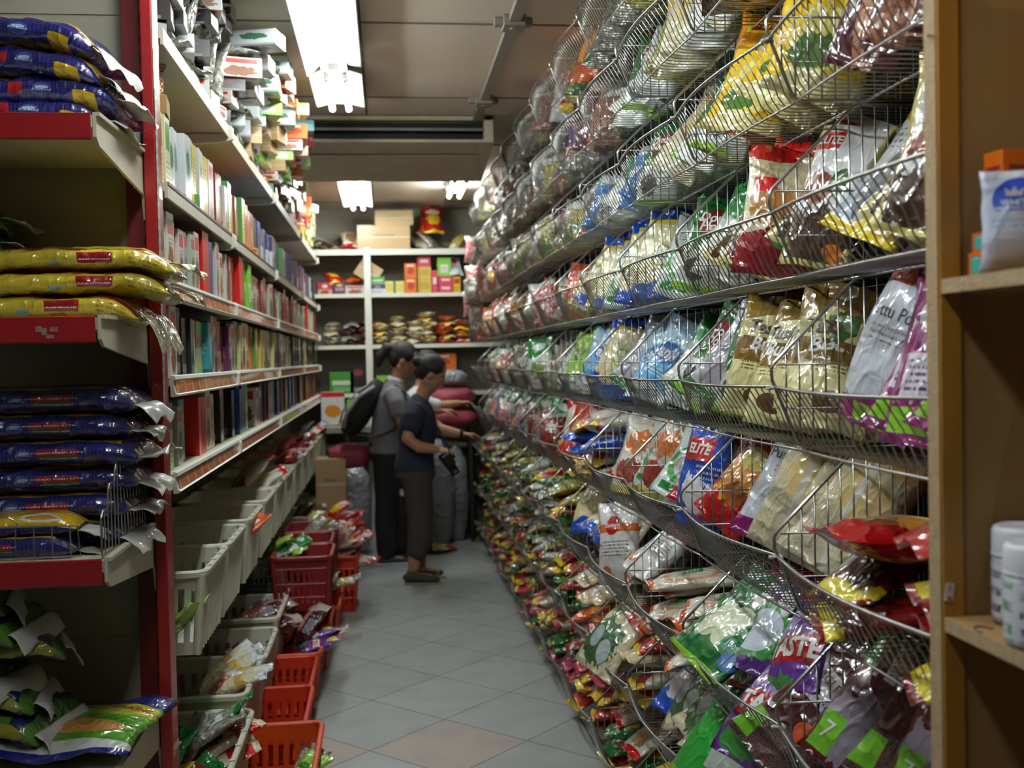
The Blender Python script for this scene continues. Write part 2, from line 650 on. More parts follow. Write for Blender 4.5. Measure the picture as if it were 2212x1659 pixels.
WALL_M = plain('painted_wall', C(165, 160, 148), 0.8, var=0.06, scale=2)
CEIL_M = plain('ceiling_board', C(222, 208, 192), 0.85, var=0.03, scale=3, bump=0.15, bscale=160)
SEAM_M = plain('ceiling_seam', C(120, 112, 100), 0.8)
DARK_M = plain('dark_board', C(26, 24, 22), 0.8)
struct('wall_left', MB().box(XL - 0.05, XL, YF, YB, 0, CEIL), WALL_M)
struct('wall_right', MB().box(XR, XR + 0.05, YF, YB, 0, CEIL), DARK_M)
struct('wall_back', MB().box(XL, XR, YB, YB + 0.05, 0, CEIL), WALL_M)
struct('wall_front', MB().box(XL, XR, YF - 0.05, YF, 0, CEIL), WALL_M)
struct('ceiling', MB().box(XL, XR, YF, YB, CEIL, CEIL + 0.05), CEIL_M)
m = MB()
yy = 4.26 - 1.2 * 5
while yy < YB:
    m.box(XL, XR, yy - 0.006, yy + 0.006, CEIL - 0.004, CEIL)
    yy += 1.2
for xx in (-2.47, -1.27, -0.07, 1.13):
    m.box(xx - 0.006, xx + 0.006, YF, YB, CEIL - 0.004, CEIL)
struct('trim_1', m, SEAM_M)

# conduit along the ceiling with two junction boxes
PVC = plain('grey_pvc', C(140, 134, 122), 0.6, var=0.08)
cd = empty('ceiling_conduit', 'grey plastic cable trunking running along the ceiling above the baskets', 'cable trunking', (0.53, 5.0, CEIL - 0.03))
m = MB()
m.box(-0.022, 0.022, -5.0, 4.4, 0, 0.028)
m.obj('trunking', PVC, cd)
for y in (-0.82, 0.45, 3.1):
    m = MB().box(-0.042, 0.042, y - 0.05, y + 0.05, -0.012, 0.029)
    m.box(-0.075, 0.075, y - 0.012, y + 0.03, 0.0, 0.029)
    m.tube([(0, y, -0.016), (0, y, -0.012)], 0.016, 12)
    m.obj('junction_box', PVC, cd, bevel=0.003)

# ------------------------------------------------------------------ fluorescent fittings
TUBE_M = glow('lit_tube', (0.93, 1.0, 0.97, 1), TUBE_POWER)
FIT_M = plain('white_enamel', C(225, 228, 226), 0.35, var=0.03)
REF_M = plain('reflector_steel', C(205, 210, 214), 0.25, metal=0.6, var=0.06)
CAP_M = plain('tube_cap', C(190, 192, 190), 0.4, metal=0.5)


def fitting(name, label, length, loc, reflector=True, rot=0.0, tubes=2, rm=None):
    """origin at the middle of the fitting's top; tubes run along Y"""
    e = empty(name, label, 'ceiling light', loc, (0, 0, rot), 'fluorescent fittings on the ceiling')
    h = length / 2
    m = MB().prism([(-0.045, 0), (-0.055, -0.045), (0.055, -0.045), (0.045, 0)], -h, h)
    m.obj('housing', FIT_M, e, bevel=0.004)
    if reflector:
        m = MB()
        for s in (-1, 1):
            dp = 0.105 if (s < 0 and rm is None) else 0.062
            pts = [(s * 0.05, -0.046), (s * 0.115, -dp), (s * 0.119, -dp + 0.002), (s * 0.055, -0.040)]
            if s < 0:
                pts = pts[::-1]
            m.prism(pts, -h, h)
        m.obj('reflector', rm or REF_M, e)
    xs = (-0.04, 0.04) if tubes == 2 else (0.0,)
    for x in xs:
        m = MB().tube([(x, -h + 0.03, -0.075), (x, h - 0.03, -0.075)], 0.014, 10)
        tb = m.obj('fluorescent_tube', TUBE_M, e, smooth=False)
        for yy in (-h + 0.015, h - 0.015):
            m = MB().tube([(x, yy - 0.015, -0.075), (x, yy + 0.015, -0.075)], 0.016, 10)
            m.box(x - 0.012, x + 0.012, yy - 0.012, yy + 0.012, -0.07, -0.04)
            m.obj('lamp_holder', CAP_M, e)
    return e


LX = -0.19
fitting('fluorescent_fitting', 'long twin-tube fitting with a grey side reflector, over the near aisle', 1.28, (LX, 4.05, CEIL))
fitting('fluorescent_fitting', 'twin-tube fitting glowing white just in front of the air conditioner', 0.62, (LX, 5.08, CEIL - 0.01), rm=FIT_M)
fitting('fluorescent_fitting', 'twin-tube fitting just beyond the air conditioner, over the cartons', 1.55, (LX, 8.05, CEIL - 0.02), rm=FIT_M)
fitting('fluorescent_fitting', 'short bare twin-tube fitting near the back right corner of the ceiling', 0.75, (0.56, 7.95, CEIL), reflector=False)
fitting('fluorescent_fitting', 'twin-tube fitting directly above the photographer', 1.28, (LX, 0.9, CEIL))
fitting('fluorescent_fitting', 'twin-tube fitting above the near end of the aisle', 1.28, (LX, 2.45, CEIL))
fitting('fluorescent_fitting', 'unseen twin-tube fitting added over the neighbouring aisle to brighten ceiling and end-cap', 1.28, (-2.3, 4.5, CEIL))  # out of view; added to light the left ceiling and the end-cap

# ------------------------------------------------------------------ ceiling air conditioner
AC_M = plain('aged_ac_casing', C(196, 186, 164), 0.5, var=0.12, scale=7)
AC_D = plain('ac_dark_slot', C(16, 15, 14), 0.6)
ac = empty('air_conditioner', 'long cream ceiling-mounted air conditioner with dark outlet slots across the aisle', 'air conditioner', (0.10, 6.25, 2.60))
m = MB()
x0, x1 = -0.62, 0.52
# casing profile in (y, z): front face with a slot opening, sloping belly
m.prism([(-0.40, 0.245), (-0.40, 0.222), (-0.37, 0.222), (-0.37, 0.245)], x0, x1, 'x')
m.prism([(-0.40, 0.118), (-0.41, 0.10), (0.36, 0.012), (0.40, 0.03), (0.40, 0.245), (-0.30, 0.245), (-0.30, 0.118)], x0, x1, 'x')
m.box(x0, x0 + 0.03, -0.40, -0.29, 0.10, 0.245)
m.box(x1 - 0.05, x1, -0.40, -0.29, 0.10, 0.245)
m.obj('casing', AC_M, ac, bevel=0.004)
MB().box(x0 + 0.03, x1 - 0.05, -0.31, -0.302, 0.12, 0.225).obj('slot_back', AC_D, ac)
for k, z in enumerate((0.165,)):
    MB().prism([(-0.395, z), (-0.33, z + 0.012), (-0.33, z + 0.024), (-0.395, z + 0.014)], x0 + 0.03, x1 - 0.05, 'x').obj('outlet_vane', plain('ac_vane', C(120, 120, 120), 0.4), ac)
m = MB()
m.box(x0 + 0.05, x1 - 0.06, -0.20, 0.30, 0.008, 0.011)
g = m.obj('intake_panel', AC_M, ac, bevel=0.002)
g.rotation_euler = (math.radians(-6.5), 0, 0)
g.location = (0, 0, 0.035)

# ================================================================== shared materials
CREAM = plain('cream_enamel', C(196, 190, 170), 0.45, var=0.1, scale=9)
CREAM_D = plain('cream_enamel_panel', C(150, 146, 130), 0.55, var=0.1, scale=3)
REDP = plain('red_enamel', C(150, 22, 26), 0.35, var=0.15, scale=12, coat=0.4)
DRED = plain('dark_red_enamel', C(92, 14, 18), 0.4, var=0.15, scale=12)
t = NT('price_rail_orange')
tc = t.n('ShaderNodeTexCoord').outputs['Object']
sx = t.n('ShaderNodeSeparateXYZ')
t.t.links.new(tc, sx.inputs[0])
fr = t.math('FRACT', t.math('MULTIPLY', sx.outputs[1], 9.0))
o_ = t.mix(t.noise(20, 2, tc), C(190, 92, 44), C(222, 138, 88))
t.set(col=t.mix(t.math('LESS_THAN', fr, 0.1), o_, C(215, 205, 195)), rough=0.25, coat=0.6)
RAIL_M = t.m
WHITE = plain('white_enamel_shelf', C(226, 226, 214), 0.4, var=0.08)
t = NT('barcode_strip')
tc = t.n('ShaderNodeTexCoord').outputs['Object']
sx = t.n('ShaderNodeSeparateXYZ')
t.t.links.new(tc, sx.inputs[0])
a = t.math('GREATER_THAN', t.math('FRACT', t.math('MULTIPLY', sx.outputs[2], 34)), 0.35)
b = t.math('GREATER_THAN', t.noise(260, 1, tc), 0.52)
t.set(col=t.mix(t.math('MULTIPLY', a, b), C(150, 146, 140), C(80, 78, 78)), rough=0.4)
BAR_M = t.m

# ================================================================== gondola on the left
GX, GB = -0.55, -0.95                     # shelf front, back panel
JOINTS = [2.82, 4.0, 5.55, 7.25, 9.0]
SHELVES = [('top', 2.375, 'plain'), ('second', 1.985, 'plain'), ('third', 1.735, 'rail'), ('fourth', 1.485, 'rail'), ('fifth', 1.235, 'rail')]
SECT = ['first', 'second', 'third', 'fourth']
for s in range(4):
    ya, yb = JOINTS[s], JOINTS[s + 1]
    e = empty('gondola_shelving', '%s cream shelving bay from the red upright on the left of the aisle' % SECT[s], 'shelving', (-0.75, (ya + yb) / 2, 0), group='bays of the left gondola')
    dx, dy = 0.75, -(ya + yb) / 2
    def P(m): return m
    m = MB().box(GB - 0.012 + dx, GB + dx, ya + dy, yb + dy, 0, 2.5)
    for zz in (0.5, 0.9, 1.3, 1.7, 2.1):
        m.box(GB + dx, GB + 0.003 + dx, ya + dy, yb + dy, zz - 0.002, zz + 0.002)
    m.obj('back_panel', CREAM_D, e)
    MB().box(GB + dx, -0.62 + dx, ya + dy, yb + dy, 0.0, 0.09).obj('base', CREAM_D, e)
    for nm, z, kind in SHELVES:
        b = MB().box(GB + dx + 0.002, GX + dx - 0.002, ya + dy + 0.004, yb + dy - 0.004, z - 0.022, z)
        sh = b.obj('shelf_board', CREAM, e)
        if kind == 'plain':
            m = MB().prism([(GX + dx - 0.002, z - 0.038), (GX + dx + 0.006, z - 0.038), (GX + dx + 0.006, z + 0.004), (GX + dx - 0.002, z + 0.004)], ya + dy + 0.006, yb + dy - 0.006)
            m.obj('front_lip', CREAM, sh)
            if nm == 'second':
                MB().box(GX + dx + 0.006, GX + dx + 0.008, ya + dy + 0.01, yb + dy - 0.01, z - 0.004, z + 0.004).obj('red_strip', DRED, sh)
        else:
            m = MB().prism([(GX + dx - 0.002, z - 0.05), (GX + dx + 0.010, z - 0.05), (GX + dx + 0.018, z - 0.044), (GX + dx + 0.010, z - 0.040), (GX + dx + 0.004, z - 0.008), (GX + dx + 0.012, z - 0.004), (GX + dx + 0.010, z + 0.004), (GX + dx - 0.002, z + 0.006)], ya + dy + 0.008, yb + dy - 0.008)
            m.obj('front_lip', WHITE, sh)
            m = MB().prism([(GX + dx + 0.011, z - 0.040), (GX + dx + 0.013, z - 0.040), (GX + dx + 0.007, z - 0.009), (GX + dx + 0.005, z - 0.009)], ya + dy + 0.03, yb + dy - 0.05)
            m.obj('price_rail', RAIL_M, sh)
        m = MB().prism([(GX + dx + 0.010, z + 0.006), (GX + dx + 0.021, z - 0.004), (GX + dx + 0.021, z - 0.045), (GX + dx - 0.01, z - 0.055), (GB + dx, z - 0.075), (GB + dx, z - 0.023), (GX + dx - 0.02, z - 0.023)], yb + dy - 0.028, yb + dy - 0.006)
        m.obj('bracket', WHITE, sh, bevel=0.003)
    if s == 0:
        pass
    MB().box(GB + dx, GB + dx + 0.03, ya + dy - 0.0, ya + dy + 0.03, 0, 2.5).obj('upright', CREAM, e)

# red upright at the aisle corner, with slots, and the barcode strip stuck on it
up = empty('red_upright', 'tall dark red slotted steel post at the near corner of the left shelving', 'shelf post', (-0.577, 2.77, 0))
m = MB()
m.box(-0.004, 0.026, -0.045, 0.03, 0.0, CEIL - 0.002)
m.obj('post_face', REDP, up, bevel=0.004)
m = MB()
m.box(-0.055, -0.0045, -0.012, 0.03, 0.0, CEIL - 0.002)
pf = m.obj('slotted_face', DRED, up)
m = MB()
for k in range(56):
    z = 0.08 + k * 0.05
    m.box(-0.013, -0.0055, -0.0135, -0.0118, z - 0.012, z + 0.012)
m.obj('slots', plain('slot_black', C(10, 8, 8), 0.8), pf)
MB().box(0.0265, 0.0275, -0.043, -0.018, 1.42, 2.20).obj('barcode_strip', BAR_M, up)
m = MB()
for (za, zb) in ((1.96, 2.10),):
    m.box(-0.036, -0.016, -0.0132, -0.0125, za, zb)
m.obj('paper_scrap', plain('paper_scrap', C(205, 200, 190), 0.6), pf)

# ------------------------------------------------------------------ end-cap shelving facing the camera
EX0, EX1, EYB = -1.75, -0.588, 2.79
ec = empty('endcap_shelving', 'red-fronted shelving unit facing the camera at the left edge', 'shelving', (-1.17, 2.55, 0))
ox, oy = 1.17, -2.55
m = MB().box(EX0 + ox, -0.632 + ox, EYB + oy, EYB + 0.012 + oy, 0, CEIL - 0.05)
for zz in (0.45, 0.83, 1.28, 1.42, 1.88, 1.995, 2.4):
    m.box(EX0 + ox, -0.632 + ox, EYB + oy - 0.003, EYB + oy, zz - 0.002, zz + 0.002)
m.obj('back_panel', CREAM_D, ec)
for z, fy in ((2.04, 2.30), (1.62, 2.29), (1.115, 2.285), (0.66, 2.27)):
    sh = MB().box(EX0 + ox, EX1 + ox - 0.004, fy + 0.004 + oy, EYB - 0.005 + oy, z - 0.025, z).obj('shelf_board', CREAM, ec)
    m = MB()
    m.prism([(fy + oy, z - 0.048), (fy + 0.004 + oy, z - 0.052), (fy + 0.004 + oy, z + 0.004), (fy - 0.002 + oy, z + 0.002)], EX0 + ox, EX1 + ox - 0.006, 'x')
    m.obj('red_front', REDP, sh)
    m = MB()
    x = EX1 + ox
    m.prism([(fy + 0.006 + oy, z + 0.006), (fy + 0.006 + oy, z - 0.045), (fy + 0.03 + oy, z - 0.06), (EYB - 0.05 + oy, z - 0.10), (EYB - 0.03 + oy, z - 0.17), (EYB + oy, z - 0.17), (EYB + oy, z + 0.012)], x - 0.003, x + 0.004, 'x')
    m.prism([(fy + 0.006 + oy, z + 0.006), (fy + 0.006 + oy, z - 0.002), (EYB + oy, z + 0.004), (EYB + oy, z + 0.012)], x + 0.004, x + 0.012, 'x')
    m.obj('side_bracket', CREAM, sh)
# cable tray strip of scuffed paint on the second shelf front
SCUFF = plain('scuffed_paint', C(150, 110, 110), 0.6, var=0.4, scale=60)
m = MB()
for (a, b, c, d) in ((-0.70, -0.69, 1.585, 1.60), (-0.692, -0.676, 1.578, 1.586), (-0.684, -0.668, 1.592, 1.602), (-0.712, -0.70, 1.592, 1.604)):
    m.box(a + ox, b + ox, 2.288 + oy, 2.2895 + oy, c, d)
m.obj('paint_chips', SCUFF, ec)

CHROME = plain('bright_wire', C(176, 176, 174), 0.26, metal=0.9, var=0.08)
# wire fence on the third shelf
wf = empty('wire_shelf_guard', 'low bright wire fence along the front and side of the blue flour shelf', 'shelf guard', (-0.9, 2.30, 1.115))
fx = 0.9
m = MB()
yF = 0.0
m.tube([(EX0 + fx, yF, 0.075), (-0.70 + fx, yF, 0.075), (-0.645 + fx, yF, 0.072), (-0.64 + fx, yF, 0.01), (EX0 + fx, yF, 0.006)], 0.0022, 6)
for k in range(14):
    x = -0.64 - 0.036 * k
    m.tube([(x + fx - 0.02, yF, 0.006), (x + fx - 0.02, yF, 0.075)], 0.0016, 5)
arc = [(-0.79 + fx + 0.028 * math.cos(a), yF - 0.003, 0.075 + 0.022 * math.sin(a)) for a in np.linspace(0, PI, 9)]
m.tube(arc, 0.0022, 6)
m.obj('front_grid', CHROME, wf)
m = MB()
xs = -0.598 + fx
top = []
steps = [(0.005, 0.10), (0.06, 0.15), (0.12, 0.185), (0.18, 0.225), (0.25, 0.262), (0.33, 0.285), (0.44, 0.295)]
prev = None
for y, z in steps:
    if prev is not None:
        top += [(xs, y, prev)]
        top += [(xs, y + 0.008, z - 0.01), (xs, y + 0.016, z)]
    else:
        top += [(xs, y, 0.006), (xs, y, z - 0.012), (xs, y + 0.012, z)]
    prev = z
m.tube(top, 0.0024, 6)
m.tube([(xs, 0.005, 0.006), (xs, 0.45, 0.008)], 0.0024, 6)
for k in range(15):
    y = 0.03 + k * 0.029
    zt = [z for yy_, z in steps if yy_ <= y][-1]
    m.tube([(xs, y, 0.006), (xs, y, zt)], 0.0015, 5)
m.obj('side_grid', CHROME, wf)
# ================================================================== packets
INKS = [art('ink_white', C(235, 235, 232), (), 0.4, 0.4, kind='flat'), art('ink_red', C(190, 20, 24), (), 0.4, 0.4, kind='flat'),
        art('ink_black', C(30, 26, 30), (), 0.4, 0.4, kind='flat'), art('ink_yellow', C(240, 210, 40), (), 0.4, 0.4, kind='flat'),
        art('ink_brown', C(70, 40, 20), (), 0.4, 0.4, kind='flat')]
W_, R_, K_, Y_, B_ = 1, 2, 3, 4, 5
white, cream, red, dkred = C(228, 228, 230), C(226, 216, 176), C(196, 22, 26), C(96, 14, 20)
green, dkgreen, lime = C(30, 130, 50), C(12, 78, 36), C(140, 200, 50)
yellow, gold, orange = C(236, 204, 40), C(206, 158, 40), C(226, 120, 30)
blue, lblue, navy = C(24, 78, 190), C(90, 170, 226), C(22, 28, 92)
purple, magenta, brown = C(96, 44, 140), C(140, 30, 110), C(92, 56, 24)
grey, olive, tan = C(170, 172, 184), C(160, 164, 60), C(190, 150, 110)

# name: look, base, printed layers, lettering, (w, h, t)
DES = {
 'puttu': ('white and magenta', C(205, 210, 224), [('wave', .90, .01, 9, 0, C(110, 90, 90)), ('rect', .05, .45, .78, .93, C(214, 60, 40)), ('vband', .86, 1.0, magenta), ('below', .16, .03, 6, 1, magenta), ('rect', .3, .75, .02, .12, lime), ('print', .2, .8, .46, .54, 2, C(120, 120, 130))],
           [('Puttu Podi', .42, .62, .036, K_), ('an', .25, .86, .03, W_)], (.20, .34, .07)),
 'magenta': ('magenta and green', magenta, [('rect', .5, 1, .62, .85, green), ('ell', .35, .75, .25, .12, C(220, 210, 225)), ('rect', .1, .6, .25, .5, C(214, 206, 222)), ('rect', .05, .5, .06, .2, lime), ('print', .15, .55, .28, .48, 5, C(90, 80, 100))],
             [], (.18, .30, .06)),
 'taste': ('cream and gold', C(230, 222, 160), [('band', .42, .62, C(120, 92, 30)), ('wave', .80, .03, 7, 1, C(150, 118, 50)), ('blob', .7, .72, .2, .12, C(60, 96, 40)), ('print', .15, .6, .34, .42, 3, C(120, 96, 40)), ('ell', .5, .16, .2, .07, C(90, 60, 24))],
           [('Taste', .42, .70, .046, B_, .2, .03), ('Buds', .50, .56, .046, W_, .2, .03)], (.18, .30, .07)),
 'dhgreen': ('dark green', C(16, 96, 40), [('below', .36, .04, 5, 2, C(206, 214, 210)), ('blob', .35, .2, .2, .1, C(60, 60, 66)), ('band', 0, .06, lime), ('ell', .5, .68, .36, .16, C(120, 20, 24))],
             [('Double', .5, .72, .042, W_, .1, .03), ('Horse', .5, .62, .042, W_, .1, .03)], (.18, .29, .06)),
 'eastern': ('lilac-white red-oval', C(196, 198, 212), [('ell', .5, .82, .38, .11, C(206, 70, 60)), ('blob', .5, .35, .45, .25, C(150, 146, 160)), ('below', .10, .03, 5, 0, green), ('print', .15, .85, .55, .66, 3, C(120, 120, 140))],
             [('Eastern', .5, .82, .034, W_, .2, .02)], (.18, .30, .07)),
 'anil': ('pale blue', lblue, [('wave', .62, .05, 5, 1, C(170, 210, 235)), ('ell', .5, .55, .34, .14, C(40, 110, 200)), ('below', .14, .03, 6, 2, C(225, 235, 240)), ('print', .2, .8, .24, .36, 3, C(240, 240, 250))],
          [('anil', .5, .55, .06, W_, .2, .03)], (.17, .28, .07)),
 'maida': ('cream blue-knotted', C(226, 216, 172), [('band', .86, 1.0, blue), ('band', .82, .86, yellow), ('below', .16, .02, 9, 0, blue), ('ring', .42, .45, .20, .12, C(120, 170, 40)), ('ell', .42, .45, .16, .09, C(236, 232, 210)), ('print', .3, .54, .42, .48, 2, C(110, 150, 50))],
           [], (.18, .32, .08)),
 'lime': ('lime green', C(150, 196, 70), [('ell', .5, .6, .35, .15, C(60, 130, 40)), ('below', .2, .04, 7, 0, C(210, 220, 180)), ('print', .2, .8, .56, .64, 2, C(230, 240, 210))], [], (.15, .27, .06)),
 'dosa': ('yellow and pale blue', yellow, [('below', .60, .02, 4, 0, C(214, 218, 222)), ('below', .36, .03, 3, 1, C(176, 194, 214)), ('blob', .6, .24, .4, .2, C(110, 108, 116)), ('below', .08, .02, 8, 0, yellow), ('print', .1, .9, .45, .55, 3, C(60, 60, 70)), ('ell', .55, .80, .44, .13, C(150, 24, 28))],
          [('Dosa', .5, .80, .062, W_, .1, .04)], (.20, .40, .07)),
 'foodcream': ('white and cream food-picture', C(226, 226, 230), [('vband', 0, .08, C(222, 210, 130)), ('vband', .92, 1, C(222, 210, 130)), ('blob', .5, .20, .5, .2, C(66, 40, 30)), ('blob', .35, .52, .3, .13, C(120, 56, 24)), ('blob', .62, .56, .13, .09, C(50, 104, 36)), ('rect', .08, .42, .80, .94, red), ('ell', .75, .1, .14, .06, orange), ('band', 0, .04, C(230, 222, 140))],
               [('ELITE', .25, .87, .026, W_, 0, .03)], (.18, .30, .06)),
 'rusk': ('yellow and orange', C(240, 196, 40), [('wave', .76, .05, 6, 1, C(236, 150, 24)), ('blob', .6, .34, .4, .2, C(238, 226, 130)), ('rect', .1, .56, .84, .95, C(240, 224, 60)), ('blob', .4, .25, .2, .12, C(70, 120, 40)), ('below', .12, .03, 7, 2, C(226, 216, 150))],
          [('ELITE', .33, .895, .034, R_, .15, .03), ('ks', .42, .72, .07, W_, .25, .03)], (.22, .34, .09)),
 'rusk_red': ('cream and crimson', C(226, 214, 180), [('below', .34, .05, 5, 1, C(150, 16, 30)), ('blob', .4, .5, .3, .15, C(176, 120, 60)), ('wave', .88, .02, 6, 0, red), ('rect', .1, .4, .6, .72, C(214, 30, 36)), ('ell', .6, .25, .2, .08, C(60, 150, 90))], [], (.18, .30, .07)),
 'burgundy': ('burgundy and tan', C(72, 12, 34), [('vband', .36, .52, C(176, 120, 96)), ('wave', .80, .05, 5, 0, C(190, 176, 170)), ('rect', .6, .9, .3, .62, C(96, 96, 110)), ('print', .6, .9, .3, .62, 8, C(190, 190, 200))], [], (.20, .34, .07)),
 'rice': ('clear cream rice', C(222, 214, 186), [('grain', 60, .1, C(200, 190, 152)), ('band', .66, .76, C(206, 168, 86)), ('blob', .5, .5, .32, .14, C(226, 200, 140)), ('wave', .90, .02, 8, 0, C(214, 220, 224)), ('vband', .45, .53, C(226, 224, 214))], [], (.22, .38, .09)),
 'redgold': ('red and gold', C(176, 14, 18), [('blob', .45, .45, .38, .25, C(226, 150, 40)), ('wave', .84, .02, 5, 0, C(226, 200, 60)), ('ell', .45, .62, .26, .10, C(220, 206, 110)), ('blob', .6, .3, .2, .1, C(150, 80, 24))], [], (.19, .32, .08)),
 'bluered': ('bright blue red-badged', blue, [('rect', .12, .72, .62, .84, C(196, 30, 30)), ('blob', .5, .3, .3, .18, C(226, 226, 232)), ('print', .5, .95, .4, .6, 4, C(230, 230, 240))],
             [('ELITE', .42, .73, .038, W_, .1, .04)], (.19, .30, .08)),
 'darkred': ('glossy dark red', C(120, 14, 16), [('ell', .4, .62, .28, .10, C(150, 20, 20)), ('band', .05, .16, C(226, 206, 50)), ('rect', .12, .30, .25, .5, C(196, 196, 200)), ('blob', .7, .3, .3, .2, C(70, 12, 12))],
             [('Double Horse', .45, .66, .026, W_, .1, .02)], (.17, .28, .06)),
 'olive': ('white and olive yellow', C(224, 220, 206), [('vband', .72, 1, C(196, 190, 60)), ('blob', .4, .6, .3, .16, C(214, 120, 50)), ('blob', .3, .25, .3, .14, C(150, 60, 50)), ('below', .1, .03, 7, 0, C(200, 196, 70))], [], (.19, .30, .07)),
 'idli': ('white, blue and green', C(214, 224, 226), [('vband', .78, .92, C(20, 90, 190)), ('ell', .35, .35, .3, .2, C(70, 160, 80)), ('ell', .40, .38, .26, .17, C(222, 228, 226)), ('rect', .1, .45, .06, .14, green), ('blob', .6, .82, .2, .1, orange), ('print', .15, .6, .60, .7, 3, C(120, 130, 130))], [], (.18, .31, .06)),
 'flame': ('white flame-edged', C(228, 222, 206), [('below', .24, .07, 14, 1, red), ('below', .14, .04, 11, 0, C(236, 200, 60)), ('wave', .86, .05, 12, 1, red), ('ring', .5, .55, .18, .10, C(90, 160, 60))], [], (.18, .28, .07)),
 'orange': ('orange', C(214, 96, 28), [('blob', .5, .5, .3, .2, C(236, 170, 60)), ('vband', 0, .2, C(196, 30, 24)), ('rect', .3, .8, .72, .84, white)], [], (.17, .28, .06)),
 'white_green': ('cream-white green-labelled', C(226, 220, 202), [('rect', .36, .66, .34, .56, C(40, 150, 60)), ('wave', .955, .015, 5, 1, C(206, 90, 30)), ('below', .05, .015, 5, 0, C(206, 90, 30)), ('print', .38, .64, .38, .52, 4, C(210, 230, 210)), ('ring', .5, .45, .42, .3, C(224, 170, 130))], [], (.19, .28, .05)),
 'wheat': ('white and orange red-badged', C(222, 220, 222), [('rect', 0, 1, .62, .72, C(214, 110, 40)), ('ell', .45, .70, .17, .12, C(176, 30, 30)), ('print', .15, .85, .32, .52, 5, C(90, 90, 96)), ('ell', .25, .16, .10, .06, C(214, 110, 40))],
           [('Eastern', .45, .70, .022, W_, .1, .02)], (.18, .29, .07)),
 'appam': ('dark green white-flowered', C(20, 104, 48), [('below', .06, .02, 5, 1, lime), ('ell', .35, .48, .16, .14, C(226, 230, 196)), ('ell', .55, .56, .15, .11, C(226, 230, 196)), ('ell', .3, .34, .14, .12, C(216, 222, 186)), ('ell', .55, .36, .14, .12, C(226, 230, 196)), ('rect', .45, .95, .74, .97, C(224, 222, 224)), ('rect', .62, .92, .28, .40, C(40, 140, 110)), ('blob', .86, .22, .12, .08, C(70, 120, 190))],
           [('Idiyappam Podi', .68, .88, .018, B_), ('100%', .77, .34, .02, W_)], (.22, .28, .05)),
 'purple': ('purple red-bannered', purple, [('rect', .08, .92, .30, .52, C(180, 24, 34)), ('blob', .6, .78, .2, .12, C(236, 206, 50)), ('blob', .35, .12, .3, .1, C(60, 130, 60)), ('print', .55, .95, .6, .7, 3, C(170, 140, 200)), ('wave', .95, .02, 9, 0, C(214, 60, 60))],
            [('TASTE', .5, .41, .058, W_, 0, .04)], (.19, .28, .07)),
 'cabbage': ('purple and green cabbage-picture', C(80, 40, 120), [('blob', .5, .4, .45, .3, C(70, 140, 70)), ('ell', .45, .36, .30, .2, C(200, 212, 226)), ('band', .84, 1, C(190, 20, 90))], [], (.20, .28, .07)),
 'ragi': ('dark maroon white-labelled', C(74, 12, 18), [('below', .32, .06, 4, 1, C(110, 86, 84)), ('grain', 90, .05, C(50, 10, 14)), ('rect', .18, .80, .50, .72, C(206, 196, 204)), ('print', .22, .76, .52, .60, 2, C(110, 90, 90)), ('ell', .62, .34, .14, .07, C(206, 80, 40)), ('rect', 0, .22, .04, .24, C(110, 180, 40))],
          [('RAGI FLOUR', .49, .66, .026, B_)], (.21, .33, .07)),
 'chakka': ('maroon green-tagged', C(90, 16, 24), [('blob', .5, .3, .5, .25, C(150, 140, 156)), ('wave', .74, .10, 3, 1, C(70, 170, 60)), ('rect', .05, .3, .05, .3, C(120, 190, 50)), ('print', .2, .8, .78, .92, 4, C(220, 236, 210))], [('7', .17, .18, .05, W_)], (.20, .31, .07)),
 'dal': ('clear pale dal', C(226, 212, 180), [('grain', 30, .12, C(196, 176, 130)), ('wave', .84, .03, 6, 0, C(220, 220, 220)), ('rect', .35, .6, .15, .25, C(226, 226, 226))], [], (.19, .27, .07)),
 'browndal': ('clear brown and gold', C(140, 98, 46), [('grain', 22, .1, C(206, 168, 90)), ('band', 0, .16, C(230, 214, 120)), ('ell', .2, .1, .1, .07, C(170, 30, 20))], [], (.18, .26, .06)),
 'bigfood': ('cream and green red-tabbed', C(218, 208, 176), [('blob', .4, .3, .45, .25, C(60, 100, 60)), ('ell', .3, .32, .14, .12, C(170, 186, 190)), ('ell', .6, .22, .14, .12, C(180, 192, 196)), ('rect', .55, 1, .62, .92, C(206, 24, 28)), ('blob', .3, .7, .2, .12, C(90, 110, 60))],
             [('ELITE', .77, .77, .036, W_, .1, .03)], (.22, .32, .07)),
 'dhlime': ('bright green', C(50, 160, 60), [('rect', .5, 1, .3, .8, C(190, 200, 190)), ('below', .15, .02, 8, 0, lime), ('wave', .9, .02, 6, 0, C(40, 130, 60))],
            [('Double', .74, .66, .026, R_, .1, .02), ('Horse', .74, .58, .026, R_, .1, .02)], (.19, .29, .06)),
 'yellowtop': ('yellow-topped white', C(226, 222, 214), [('wave', .7, .05, 7, 0, C(236, 206, 40)), ('blob', .5, .3, .3, .2, C(150, 110, 60)), ('below', .08, .02, 7, 0, red)], [], (.16, .25, .06)),
 'greenwhite': ('green and white', C(224, 228, 224), [('wave', .62, .04, 6, 0, C(30, 130, 60)), ('blob', .5, .32, .3, .16, C(110, 150, 60)), ('ell', .5, .82, .25, .08, C(226, 230, 226))], [], (.17, .27, .06)),
 'lion': ('white red-diamond', C(216, 220, 226), [('ell', .5, .68, .22, .13, C(206, 40, 40)), ('print', .2, .8, .3, .36, 1, C(50, 50, 90)), ('band', .93, 1, C(30, 110, 80))], [('CHO', .4, .42, .045, K_)], (.16, .27, .05)),
